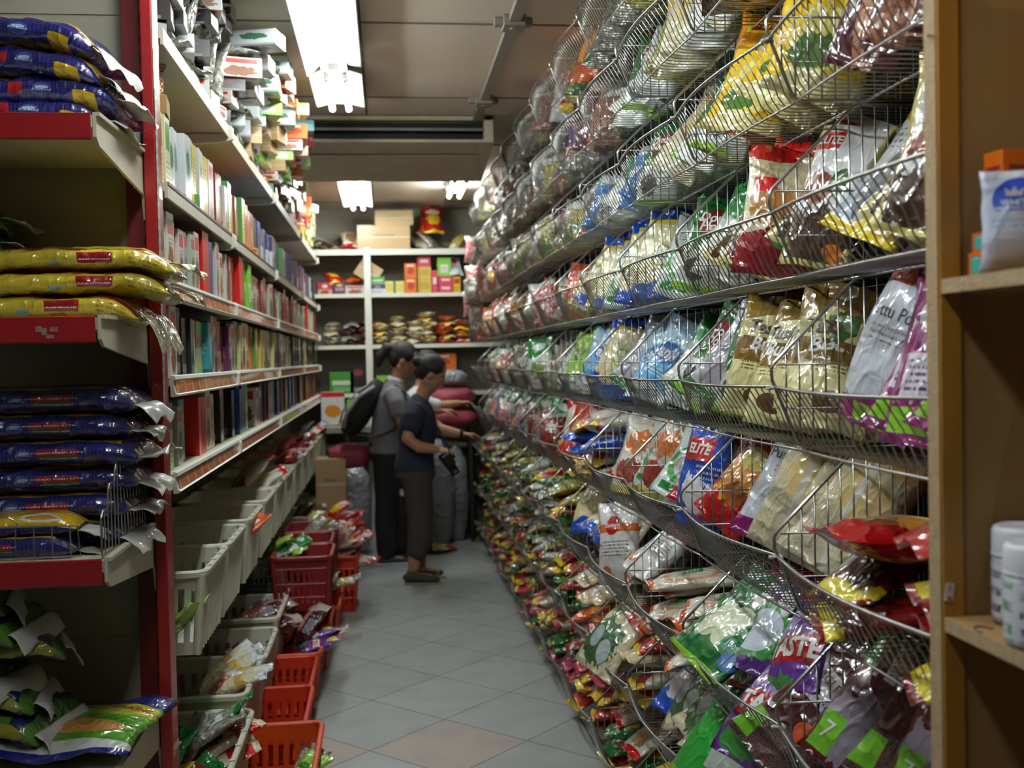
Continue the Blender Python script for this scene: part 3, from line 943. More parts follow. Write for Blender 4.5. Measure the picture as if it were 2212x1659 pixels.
 'peanut': ('clear pinkish-brown', C(170, 110, 80), [('grain', 18, .1, C(96, 56, 44)), ('wave', .86, .03, 6, 0, C(220, 220, 220))], [], (.15, .24, .06)),
 'beans': ('clear cream and yellow bean', C(206, 186, 110), [('grain', 20, .1, C(150, 130, 60)), ('wave', .86, .03, 6, 0, C(214, 216, 214)), ('rect', .3, .7, .1, .22, C(220, 220, 214))], [], (.15, .23, .06)),
 'chilli': ('clear red chilli', C(150, 22, 20), [('grain', 16, .08, C(70, 10, 10)), ('wave', .84, .03, 6, 0, C(190, 190, 190)), ('rect', .3, .7, .5, .66, C(220, 214, 210))], [], (.15, .23, .06)),
 'candy': ('clear red and white sweet', C(196, 176, 176), [('grain', 14, .06, C(190, 30, 36)), ('wave', .86, .04, 6, 0, C(210, 214, 214))], [], (.15, .24, .07)),
 'mixgreen': ('clear green and yellow', C(110, 124, 60), [('grain', 15, .07, C(206, 190, 90)), ('wave', .84, .03, 6, 0, C(206, 210, 206)), ('rect', .2, .8, .1, .24, C(30, 110, 50))], [], (.15, .23, .06)),
 'redyellow': ('red and yellow snack', C(190, 30, 24), [('blob', .5, .5, .34, .22, C(240, 196, 40)), ('ell', .5, .78, .36, .09, C(232, 226, 220)), ('below', .1, .02, 10, 0, C(236, 206, 40))], [], (.15, .23, .06)),
 'greenyellow': ('green and yellow snack', C(24, 110, 44), [('blob', .5, .4, .34, .22, C(226, 196, 60)), ('wave', .8, .04, 6, 0, C(206, 30, 30))], [], (.15, .23, .06)),
 'clear': ('clear colourless', C(168, 168, 160), [('grain', 12, .1, C(96, 92, 80)), ('rect', .3, .75, .55, .7, C(222, 222, 222))], [], (.15, .23, .05)),
 'limegreen_sm': ('blue and white', C(60, 120, 190), [('blob', .5, .45, .3, .2, C(226, 230, 236)), ('wave', .85, .03, 7, 0, C(220, 226, 232))], [], (.15, .24, .06)),
 'pinkred': ('pink and red', C(196, 60, 96), [('blob', .5, .45, .3, .2, C(236, 214, 210)), ('band', .85, 1, C(200, 24, 30))], [], (.15, .23, .06)),
}
POOL = {}


def packmesh(d, k):
    if (d, k) not in POOL:
        look, base, layers, texts, (w, h, t_) = DES[d]
        film = 'film'
        m = art('print_' + d, base, layers, 0.30, 0.9, 0.07, 0.55, 9.0, film)
        big = h > .25
        sd = (hash_(d) % 97) * 0.37 + k * 1.9
        mb = pillow(w, h, t_, sd, texts, nu=14 if big else 9, nv=18 if big else 12, wr=.0065 if big else .006,
                    bend=(-.5, .25, .6)[k % 3] * 0.5, slump=(.5, .25, .1)[k % 3])
        POOL[d, k] = mb.mesh('packet_' + d, [m] + INKS, True)
    return POOL[d, k]


def hash_(s):
    h = 7
    for c in s:
        h = (h * 31 + ord(c)) % 100003
    return h


def packet(d, k, loc, rot, label, group, name='flour_packet', cat='packet', sc=1.0):
    o = bpy.data.objects.new(name, packmesh(d, k))
    COL.objects.link(o)
    o.matrix_world = Matrix.Translation(loc) @ rot.to_4x4() @ Matrix.Diagonal((sc, sc, sc, 1))
    tag(o, label, cat, group)
    return o


def RZ(a): return Matrix.Rotation(a, 3, 'Z')
def RX(a): return Matrix.Rotation(a, 3, 'X')
def RY(a): return Matrix.Rotation(a, 3, 'Y')


# ================================================================== wire baskets on the right
BX, BB = 0.72, 1.08                        # front hooks, back
PITCH_Y, Y0 = 0.64, 1.93 - 0.64            # basket spacing along the aisle; the first basket starts beside the plywood shelf
ROWZ = [2.775, 2.455, 2.136, 1.812, 1.487, 1.168, 0.845, 0.525, 0.205]
NCOL = 12
bl = 0.15


def rim_x(s):
    return BX + 0.004 - 0.030 * math.sin(PI * s)


def basket_meshes():
    out = {}
    L = PITCH_Y
    ox, oz = -0.9, bl
    def T(p): return (p[0] + ox, p[1] - L / 2, p[2] + oz)
    m = MB()
    loop = [(BX, 0, 0.0), (BX + .006, 0, .012), (BX + .168, 0, .168), (BX + .19, 0, .172), (BB, 0, .172), (BB, 0, -bl + .004), (BX + .06, 0, -bl + .003), (BX + .047, 0, -bl + .016), (BX + .001, 0, -.02)]
    m.tube([T(p) for p in loop], 0.0035, 7, closed=True)
    k = 0
    x = BX + .03
    while x < BB - .01:
        zt = min(.172, (x - BX))
        zb = -bl + .004 if x > BX + .05 else -bl * (x - BX) / .05
        m.tube([T((x, 0.003, zb)), T((x, 0.003, zt))], 0.0018, 5)
        x += .026
    m.tube([T((BX + .012, -.002, .008)), T((BB, -.002, .008))], 0.0022, 6)
    m.tube([T((BX + .035, -.002, -.075)), T((BB, -.002, -.075))], 0.0016, 5)
    out['divider'] = m.mesh('divider', CHROME, True)
    m = MB()
    n = 24
    for j in range(1, n):
        s = j / n
        y = L * s
        b = .030 * math.sin(PI * s)
        pth = [(rim_x(s), y, -.033), (BX + .030 - b * .7, y, -bl * .55), (BX + .045 - b * .45, y, -bl + .022), (BX + .058 - b * .4, y, -bl + .004), (BX + .075, y, -bl), (BB, y, -bl)]
        m.tube([T(p) for p in pth], 0.00145, 5)
    out['front_grid'] = m.mesh('front_grid', CHROME, True)
    m = MB()
    m.tube([T((rim_x(j / 16), L * j / 16, -.033 - .004 * math.sin(PI * j / 16))) for j in range(17)], 0.0035, 7)
    out['rim'] = m.mesh('rim', CHROME, True)
    m = MB()
    for xx in (BX + .050, BX + .18, BB - .01):
        m.tube([T((xx - (.012 * math.sin(PI * j / 8) if xx < BX + .1 else 0), L * j / 8, -bl - .003)) for j in range(9)], 0.0026, 6)
    out['bottom_rail'] = m.mesh('bottom_rail', CHROME, True)
    m = MB()
    c = Vector(T((BX + .006, .0, -.036)))
    m.tube([c + Vector((.0085 * math.cos(a), .0105 * math.sin(a), .002 * math.sin(2 * a))) for a in np.linspace(0, 2 * PI, 13)[:-1]], .0026, 6, closed=True)
    m.box(c.x - .016, c.x - .006, c.y - .004, c.y + .003, c.z - .003, c.z + .003)
    out['cable_tie'] = m.mesh('cable_tie', plain('white_cable_tie', C(205, 203, 196), .4), True)
    return out


BM_ = basket_meshes()
TIER = ['top', 'eighth', 'seventh', 'sixth', 'fifth', 'fourth', 'third', 'second', 'lowest']   # counted up from the floor


def colword(c):
    return 'beside the plywood shelf' if c == 0 else '%s along from the plywood shelf' % nth(c)


def basket(r, c):
    z, y = ROWZ[r], Y0 + c * PITCH_Y
    tier = TIER[r] + (' tier' if r in (0, 8) else ' tier up')
    e = empty('wire_basket', 'bright wire basket in the %s, %s' % (tier, colword(c)), 'wire basket', (0.9, y + PITCH_Y / 2, z - bl),
              group='wire baskets covering the right side of the aisle')
    for p in ('divider', 'front_grid', 'rim', 'bottom_rail'):
        if p == 'divider' and c == 0:
            continue
        o = bpy.data.objects.new(p, BM_[p])
        COL.objects.link(o)
        o.parent = e
    if 0 < c <= 4 and (r * 7 + c * 3) % 5 < 4:
        o = bpy.data.objects.new('cable_tie', BM_['cable_tie'])
        COL.objects.link(o)
        o.parent = e
        o['label'] = 'white plastic cable tie'
    return e


for r in range(9):
    for c in range(NCOL):
        if r == 0 and c < 2:
            continue
        basket(r, c)
# back grid panels behind the baskets and the steel posts that carry them
m = MB()
for c in range(0, NCOL, 2):
    pe = MB()
    for k in range(26):
        y = Y0 + c * PITCH_Y + k * .049 + .01
        pe.tube([(0, y - (Y0 + c * PITCH_Y), 0), (0, y - (Y0 + c * PITCH_Y), 2.75)], 0.0018, 4)
    for k in range(10):
        pe.tube([(0.003, 0, .08 + k * .29), (0.003, 2 * PITCH_Y, .08 + k * .29)], 0.0025, 4)
    o = pe.obj('wire_back_panel', CHROME, None, True, (1.10, Y0 + c * PITCH_Y, 0.0))
    tag(o, 'wire grid panel behind the %s pair of baskets from the plywood shelf' % nth(c // 2 + 1), 'grid panel', 'grid panels behind the wire baskets')

# what lies in each near basket: design list, way of lying
FILL = {
 (0, 3): (['mixgreen', 'clear'], 'file'), (0, 4): (['clear', 'greenyellow', 'orange'], 'file'), (0, 5): (['mixgreen', 'redyellow', 'lion'], 'file'), (0, 6): (['clear', 'peanut'], 'file'),
 (1, 0): (['burgundy'], 'file'), (1, 1): (['burgundy', 'chilli'], 'stack'), (1, 2): (['greenwhite', 'rice', 'mixgreen'], 'file'), (1, 3): (['lion', 'dhgreen', 'greenwhite'], 'file'), (1, 4): (['peanut', 'burgundy', 'clear'], 'file'), (1, 5): (['clear', 'purple', 'peanut'], 'file'),
 (2, 0): (['burgundy', 'peanut', 'burgundy'], 'file'), (2, 1): (['rusk', 'rusk', 'rusk', 'rusk', 'rusk_red'], 'file'), (2, 2): (['dhgreen', 'greenwhite', 'dhgreen', 'rice'], 'file'), (2, 3): (['dhgreen', 'limegreen_sm', 'greenwhite'], 'file'), (2, 4): (['clear', 'limegreen_sm', 'peanut'], 'file'), (2, 5): (['mixgreen', 'clear'], 'file'),
 (3, 0): (['foodcream', 'foodcream', 'dosa'], 'file'), (3, 1): (['foodcream', 'rusk_red', 'foodcream'], 'file'), (3, 2): (['greenwhite', 'dhgreen', 'greenwhite', 'idli'], 'file'), (3, 3): (['maida', 'maida', 'idli'], 'file'), (3, 4): (['maida', 'beans', 'maida'], 'file'), (3, 5): (['beans', 'orange', 'clear'], 'file'),
 (4, 0): (['magenta', 'magenta', 'magenta', 'puttu'], 'file'), (4, 1): (['taste', 'taste', 'taste', 'taste', 'dhgreen'], 'file'), (4, 2): (['eastern', 'dhgreen', 'eastern', 'greenwhite'], 'file'), (4, 3): (['anil', 'anil', 'eastern'], 'file'), (4, 4): (['maida', 'maida', 'anil'], 'file'), (4, 5): (['lime', 'lime', 'greenwhite'], 'file'),
 (5, 0): (['darkred', 'darkred', 'redgold'], 'stack'), (5, 1): (['rice', 'rice', 'puttu', 'rice'], 'lean'), (5, 2): (['redgold', 'bluered', 'redgold', 'idli'], 'file'), (5, 3): (['olive', 'idli', 'olive', 'yellowtop'], 'file'), (5, 4): (['flame', 'bluered', 'flame'], 'stack'), (5, 5): (['orange', 'orange', 'flame'], 'file'),
 (6, 0): (['ragi', 'chakka', 'ragi', 'ragi'], 'lean'), (6, 1): (['cabbage', 'purple', 'white_green', 'purple', 'cabbage', 'appam'], 'slope'), (6, 2): (['white_green'], 'stack'), (6, 3): (['wheat', 'wheat', 'white_green'], 'slope'), (6, 4): (['dal', 'bluered', 'maida'], 'slope'), (6, 5): (['greenyellow', 'redyellow', 'mixgreen'], 'stack'),
 (7, 0): (['dhlime', 'dal', 'browndal'], 'slope'), (7, 1): (['dal', 'white_green', 'dal', 'purple', 'browndal', 'dhlime'], 'slope'), (7, 2): (['bigfood', 'wheat', 'bigfood', 'bluered'], 'slope'), (7, 3): (['flame', 'dal', 'redyellow'], 'stack'), (7, 4): (['yellowtop', 'orange', 'dal'], 'stack'), (7, 5): (['greenyellow', 'redyellow'], 'stack'),
 (8, 0): (['dhlime', 'ragi', 'dal'], 'slope'), (8, 1): (['dal', 'browndal', 'dhlime'], 'slope'), (8, 2): (['yellowtop', 'dal', 'redyellow', 'flame'], 'stack'), (8, 3): (['redyellow', 'greenyellow', 'yellowtop'], 'stack'), (8, 4): (['redyellow', 'flame', 'pinkred'], 'stack'), (8, 5): (['pinkred', 'greenyellow', 'yellowtop'], 'stack'),
}
ROWMIX = {0: ['clear', 'mixgreen', 'peanut', 'clear', 'lion'], 1: ['clear', 'mixgreen', 'beans', 'peanut', 'clear'], 2: ['mixgreen', 'clear', 'beans', 'redyellow', 'candy'],
          3: ['clear', 'beans', 'candy', 'orange', 'greenwhite'], 4: ['clear', 'candy', 'greenwhite', 'beans', 'lime'], 5: ['chilli', 'candy', 'clear', 'greenwhite', 'limegreen_sm'],
          6: ['greenyellow', 'clear', 'redyellow', 'greenwhite', 'mixgreen'], 7: ['redyellow', 'mixgreen', 'greenyellow', 'clear', 'yellowtop'], 8: ['redyellow', 'greenyellow', 'pinkred', 'mixgreen', 'flame']}
kcount = 0
KIND = {'clear': 'clear_bag', 'mixgreen': 'pulse_bag', 'beans': 'pulse_bag', 'peanut': 'pulse_bag', 'dal': 'pulse_bag', 'browndal': 'pulse_bag', 'candy': 'sweet_bag', 'chilli': 'chilli_bag'}
for r in range(9):
    for c in range(NCOL):
        if r == 0 and c < 3:
            continue
        rr = random.Random(r * 131 + c * 17 + 5)
        ya, zf = Y0 + c * PITCH_Y, ROWZ[r] - bl + .004
        far = c >= 6
        if far:
            mix = ROWMIX[r][:]
            rr.shuffle(mix)
            mode = 'file' if r < 6 else 'stack'
        else:
            mix, mode = FILL[(r, c)]
        if mode == 'file':
            n = 8 if not far else 6
        elif mode == 'lean':
            n = 5
        elif mode == 'slope':
            n = 6
        else:
            n = 8
        if c == 0:
            n = max(5, n - 1)
        for i in range(n):
            # every design keeps together in a run, as shop staff load them
            d = mix[min(len(mix) - 1, int(i * len(mix) / n))] if not far else mix[(i + c) % len(mix)]
            if far and i % 3 == 2:
                d = mix[0]
            w, h, t_ = DES[d][4]
            sc = 1.0
            if mode == 'file':
                y = ya + .085 + (PITCH_Y - .15) * (i + .5) / n
                sc = min(1.0, .33 / h) if c > 0 else 1.0
                yaw = -math.radians(rr.uniform(15, 68))
                roll = math.radians(rr.uniform(4, 36) if c < 6 else rr.uniform(-20, 25))
                back = math.radians(rr.uniform(10, 34))
                x = .848 + rr.uniform(-.015, .035)
                if far:
                    yaw = -math.radians(rr.uniform(20, 80))
                    x = .815 + rr.uniform(-.02, .08)
                if i % 3 == 2:
                    x += .05
                rot = RZ(yaw) @ RX(-back) @ RY(roll)
                loc = Vector((x, y, zf + .004 + abs(math.sin(roll)) * w * sc * .5))
            elif mode == 'lean':
                y = ya + .10 + (PITCH_Y - .16) * (i + .5) / n
                sc = min(1.0, .36 / h)
                rot = RZ(-math.radians(rr.uniform(35, 60))) @ RX(-math.radians(rr.uniform(12, 24))) @ RY(math.radians(rr.uniform(14, 30)))
                loc = Vector((.87 + rr.uniform(-.01, .03), y, zf + .045))
            elif mode == 'slope':
                # leaning far back, faces up and outwards
                y = ya + .10 + (PITCH_Y - .2) * ((i % 3) + .5) / 3 + rr.uniform(-.03, .03)
                lay = i // 3
                rot = RZ(-math.radians(rr.uniform(50, 95))) @ RX(-math.radians(rr.uniform(38, 62))) @ RY(math.radians(rr.uniform(-25, 25)))
                loc = Vector((.80 - .02 * lay, y, zf + .03 + .085 * (1 - lay) + .02))
                if lay == 0:
                    loc.x, loc.z = .84, zf + .055
                else:
                    loc.x, loc.z = .785, zf + .10
            else:
                # flat piles, two side by side
                pile, lay = i % 2, i // 2
                y = ya + .17 + pile * .29 + rr.uniform(-.02, .02)
                if far:
                    y = ya + .15 + pile * .3 + rr.uniform(-.05, .05)
                rot = RZ(-math.radians(rr.uniform(70, 115))) @ RX(-math.radians(rr.uniform(76, 92))) @ RY(math.radians(rr.uniform(-10, 10)))
                loc = Vector((.738 + rr.uniform(-.014, .024) + .006 * lay, y, zf + .03 + lay * t_ * .86))
                if h > .29:
                    loc.x = .74
            look = DES[d][0]
            tier = TIER[r] + (' tier' if r in (0, 8) else ' tier up')
            place = 'plywood-side basket' if c == 0 else '%s basket along' % nth(c)
            label = '%s packet, %s back, %s, %s' % (look, nth(i + 1), place, tier)
            small = h < .27
            packet(d, (i * 2 + c + r) % 3, loc, rot, label, ('small packets' if small else 'large packets') + ' in the wire baskets, ' + tier,
                   KIND.get(d, 'snack_packet') if small else 'flour_packet', 'packet', sc)
            kcount += 1
# packets that lie on top of their baskets, placed one by one: design, variant, centre, yaw, lean back, roll, label
for d, k, c_, ya_, le_, ro_, lb in [
    ('ragi', 0, (.85, 2.02, .80), -.75, .45, .70, 'dark maroon packet with a white name label, on top beside the purple packet'),
    ('chakka', 1, (.90, 1.84, .86), -.6, .45, .55, 'maroon packet with a pale leaf picture against the plywood, third tier up'),
    ('purple', 2, (.80, 2.13, .775), -.8, .8, .30, 'purple packet with white TASTE lettering beside the dark maroon packet, third tier up'),
    ('appam', 0, (.80, 2.38, .885), -1.0, .75, .45, 'dark green white-flowered packet lying topmost in its basket, third tier up'),
    ('wheat', 1, (.80, 3.66, .86), -.8, .25, -.15, 'white and orange packet standing upright above the third tier, beside cream-white packets'),
    ('bigfood', 2, (.76, 3.50, .59), -1.0, .8, .25, 'cream and green red-tabbed packet lying topmost in the second tier up'),
    ('dhlime', 1, (.76, 2.40, .60), -.9, .5, .35, 'bright green packet hanging forward over its rim, second tier up')]:
    rt = RZ(ya_) @ RX(-le_) @ RY(ro_)
    packet(d, k, Vector(c_) - rt @ Vector((0, 0, DES[d][4][1] / 2)), rt, lb, None)
# knotted sweet bags hanging off the far top baskets
HANG = [(8.15, .68, 2.12), (8.0, .66, 2.02), (8.25, .67, 1.93), (8.05, .69, 1.86), (8.3, .68, 2.36), (7.8, .68, 2.30), (7.7, .69, 2.12), (8.3, .68, 2.22)]
for i, (y, x, z) in enumerate(HANG):
    packet('candy' if i % 2 == 0 else 'clear', i % 3, Vector((x, y, z - .1)), RZ(-.6 + i * .3) @ RX(.1 * (i % 3)),
           '%s bag hanging off the far upper baskets, %s from the ceiling' % (DES['candy' if i % 2 == 0 else 'clear'][0], nth(i + 1)), 'bags hanging at the far end of the baskets', 'hanging_bag', 'bag', .85)
# ================================================================== cartons on the left shelves
BOX = {
 'cream_green': ('pale cream and green', C(206, 200, 150), [('rect', .1, .9, .55, .92, C(60, 130, 60)), ('print', .1, .9, .1, .45, 5, C(110, 100, 70))]),
 'silver': ('silver-white', C(196, 200, 204), [('blob', .5, .6, .3, .2, C(60, 110, 80)), ('band', .0, .12, C(150, 150, 156))]),
 'yellowbox': ('mustard yellow', C(206, 176, 76), [('print', .15, .85, .3, .8, 8, C(120, 90, 40)), ('vband', 0, .2, C(180, 150, 60))]),
 'paleyellow': ('pale yellow', C(222, 206, 120), [('print', .1, .9, .2, .8, 7, C(170, 140, 60)), ('vband', .8, 1, C(70, 140, 70))]),
 'brownred': ('rust red', C(120, 40, 22), [('ell', .5, .45, .3, .25, C(190, 150, 110)), ('rect', .3, .6, .8, .92, C(60, 60, 90))]),
 'redbox': ('plain bright red', C(206, 26, 18), [('rect', .46, .56, .2, .8, C(170, 60, 50))]),
 'masala': ('white and red with food picture', C(206, 206, 200), [('rect', .1, .9, .70, .92, C(196, 40, 30)), ('blob', .5, .3, .38, .24, C(130, 76, 40)), ('print', .2, .8, .55, .66, 2, C(80, 80, 80))]),
 'masalag': ('grey and green with food picture', C(170, 176, 166), [('rect', .1, .9, .74, .92, C(190, 50, 40)), ('blob', .5, .34, .36, .26, C(70, 96, 50))]),
 'bluebox': ('dark blue', C(30, 60, 120), [('dots', 8, 16, .2, C(70, 100, 150)), ('band', .85, 1, C(40, 80, 150))]),
 'darkredbox': ('dark red', C(120, 20, 22), [('ell', .5, .35, .34, .2, C(90, 50, 40)), ('rect', .2, .8, .72, .9, C(206, 190, 190))]),
 'navywhite': ('white and navy', C(206, 208, 216), [('band', .55, 1, C(30, 44, 110)), ('ell', .5, .75, .2, .1, C(206, 120, 60)), ('print', .2, .8, .1, .4, 4, C(60, 60, 90))]),
 'black': ('black', C(24, 24, 24), [('ell', .5, .72, .3, .12, C(130, 50, 40)), ('rect', .15, .85, .05, .2, C(120, 120, 120))]),
 'greenred': ('pale green with red discs', C(150, 186, 140), [('ell', .3, .62, .16, .12, C(190, 40, 40)), ('ell', .7, .62, .16, .12, C(190, 40, 40)), ('blob', .5, .2, .3, .12, C(196, 160, 90))]),
 'teal': ('teal', C(50, 140, 150), [('blob', .6, .5, .3, .3, C(110, 180, 190)), ('band', 0, .1, C(30, 80, 90))]),
 'purplebox': ('purple', C(96, 36, 80), [('rect', .15, .85, .3, .55, C(150, 140, 150)), ('ell', .5, .75, .25, .1, C(206, 190, 80))]),
 'magentabox': ('magenta and cream', C(176, 40, 76), [('band', 0, .42, C(196, 170, 120)), ('ell', .5, .7, .2, .16, C(226, 206, 190)), ('blob', .5, .2, .3, .14, C(150, 60, 40))]),
 'creambox': ('cream', C(206, 200, 140), [('ell', .5, .66, .2, .16, C(90, 70, 50)), ('print', .2, .8, .3, .45, 2, C(90, 70, 50)), ('blob', .5, .14, .36, .1, C(150, 60, 40))]),
 'greenbox': ('leaf green', C(60, 140, 50), [('rect', .1, .9, .4, .6, C(206, 216, 190)), ('print', .15, .85, .1, .3, 3, C(200, 220, 190))]),
 'limebox': ('lime green and white', C(130, 196, 60), [('rect', .2, .8, .2, .62, C(226, 228, 222)), ('print', .2, .8, .25, .55, 4, C(120, 120, 120))]),
 'orangebox': ('orange', C(214, 110, 40), [('blob', .5, .5, .3, .25, C(170, 60, 30)), ('rect', .2, .8, .78, .92, C(236, 206, 180))]),
 'pinkbox': ('pink and red', C(206, 66, 90), [('rect', .2, .8, .4, .7, C(232, 210, 210))]),
 'carton': ('brown cardboard', C(186, 158, 116), [('band', .47, .53, C(206, 190, 160)), ('print', .3, .7, .55, .68, 1, C(60, 110, 90))]),
 'white_disc': ('white with an orange biscuit picture', C(216, 216, 216), [('ell', .5, .42, .36, .2, C(214, 140, 40)), ('grain', 40, .05, C(210, 210, 210)), ('ell', .5, .42, .33, .18, C(206, 130, 30)), ('band', .85, 1, C(190, 30, 30))]),
 'yellowred': ('yellow with red print', C(226, 190, 40), [('rect', .15, .85, .55, .85, C(190, 30, 26)), ('print', .2, .8, .1, .4, 3, C(120, 60, 20))]),
}
BPOOL = {}


def boxmesh(d, s):
    if (d, s) not in BPOOL:
        look, base, layers = BOX[d]
        m = art('carton_' + d, base, layers, .34, .35, .15, kind='flat')
        w, dp, h = s
        mb = MB()
        mb.box(-w / 2, w / 2, -dp / 2, dp / 2, 0, h)
        mb.box(-w / 2 + .001, w / 2 - .001, -dp / 2 + .001, -dp / 2 + dp * .42, h, h + .0008)
        mb.box(-w / 2 + .001, w / 2 - .001, dp * .1, dp / 2 - .001, h, h + .0008)
        me = mb.mesh('carton_' + d, [m])
        bm = bmesh.new()
        bm.from_mesh(me)
        es = [e for e in bm.edges if e.calc_length() > .03]
        bmesh.ops.bevel(bm, geom=es, offset=.0012, segments=1, affect='EDGES')
        bm.to_mesh(me)
        bm.free()
        BPOOL[d, s] = me
    return BPOOL[d, s]


def carton(d, s, loc, rz, label, group, name='spice_box', cat='box', rx=0.0, ry=0.0):
    o = bpy.data.objects.new(name, boxmesh(d, s))
    COL.objects.link(o)
    o.location = loc
    o.rotation_euler = (rx, ry, rz)
    return tag(o, label, cat, group)


SEQ = {
 'second': (1.985, ['cream_green', 'cream_green', 'silver', 'silver', 'silver', 'cream_green', 'yellowbox', 'silver', 'yellowbox', 'masala', 'silver', 'brownred', 'brownred', 'masala', 'paleyellow', 'paleyellow', 'brownred', 'brownred', 'paleyellow', 'brownred', 'orangebox', 'orangebox', 'brownred', 'black', 'black', 'bluebox', 'navywhite', 'navywhite', 'bluebox', 'navywhite', 'navywhite', 'silver', 'black', 'bluebox', 'black', 'bluebox']),
 'third': (1.735, ['masala', 'masala', 'orangebox', 'masala', 'masalag', 'masalag', 'masala', 'darkredbox', 'redbox', 'bluebox', 'bluebox', 'masala', 'masala', 'darkredbox', 'masala', 'masala', 'darkredbox', 'masala', 'darkredbox', 'redbox', 'darkredbox', 'greenbox', 'limebox', 'greenbox', 'masalag', 'masala', 'darkredbox', 'brownred', 'darkredbox', 'masalag', 'masala', 'brownred']),
 'fourth': (1.485, ['black', 'masala', 'black', 'black', 'black', 'masala', 'greenred', 'greenred', 'greenred', 'teal', 'teal', 'masalag', 'purplebox', 'magentabox', 'black', 'purplebox', 'black', 'masala', 'masalag', 'creambox', 'masala', 'creambox', 'masalag', 'creambox', 'orangebox', 'paleyellow', 'yellowred', 'yellowbox', 'yellowred']),
 'fifth': (1.235, ['purplebox', 'greenbox', 'magentabox', 'masalag', 'black', 'teal', 'redbox', 'redbox', 'creambox', 'masala', 'creambox', 'magentabox', 'magentabox', 'black', 'brownred', 'brownred', 'darkredbox', 'black', 'bluebox', 'bluebox', 'black', 'bluebox', 'greenbox', 'greenbox', 'darkredbox', 'masala', 'darkredbox', 'masala']),
}
for nm, (z, seq) in SEQ.items():
    rr = random.Random(hash_(nm))
    y, i = 2.845, 0
    while y < 8.85:
        d = seq[i] if i < len(seq) else seq[len(seq) // 2 + (i * 7) % (len(seq) // 2)]
        near = y < 4.6
        s = ((.12, .068, .180), (.13, .08, .192), (.115, .06, .165))[(hash_(d) + (i // 3)) % 3] if near else ((.13, .085, .185), (.12, .10, .17))[(hash_(d)) % 2]
        if nm in ('second',) and near:
            s = (s[0], s[1] * 1.15, s[2] * 1.1)
        if d == 'redbox' and nm == 'third':
            s = (.13, .10, .20)
        setb = .008 + rr.choice([0, .01, .02, .05 if nm == 'fifth' else .015]) + (.02 if nm == 'fifth' else 0)
        y += s[1] / 2
        carton(d, s, (GX - setb - s[0] / 2, y, z + .0005), rr.uniform(-.05, .05),
               '%s carton, %s from the red upright, %s shelf down' % (BOX[d][0], nth(i + 1) if i < 59 else 'last', nm), 'cartons on the %s shelf of the left gondola' % nm)
        y += s[1] / 2 + rr.uniform(.003, .008) + (0.12 if (nm == 'fifth' and i in (5,)) or (nm == 'third' and i == 22) else 0)
        i += 1
# small cartons lying in front on the second shelf, an open tray leaning at its near end
carton('paleyellow', (.075, .10, .045), (GX - .045, 3.36, 1.9855), .25, 'small pale yellow carton lying at the edge of the second shelf down, near end', 'small cartons lying on the shelf edge')
carton('yellowred', (.07, .09, .04), (GX - .045, 4.82, 1.9855), -.2, 'small yellow and red carton lying at the shelf edge before the navy boxes', 'small cartons lying on the shelf edge')
tray = MB().box(-.10, .10, -.01, .01, -.065, .065)
o = MB().obj('x', CREAM) if False else None
tb = empty('snack_tray', 'brown carton with clear-wrapped orange sweets hanging over the near end of the second shelf', 'carton', (GX - .10, 2.97, 2.185), (0, 0, .12))
MB().box(-.12, .085, -.05, .05, 0, .05).obj('tray', plain('kraft_card', C(150, 112, 66), .7, var=.1), tb, bevel=.002)
pm = pillow(.16, .10, .05, 4.4, nu=10, nv=10, wr=.008)
po = pm.obj('wrapped_sweets', [art('print_sweets', C(190, 110, 60), [('grain', 14, .06, C(120, 40, 30)), ('grain', 25, .04, C(214, 190, 170))], .2, 1, .05, .9)] + INKS, tb, True, (0, 0, .045))
po.rotation_euler = (-.1, 0, 0)
for k, yy in enumerate((3.02, 2.95)):
    pass

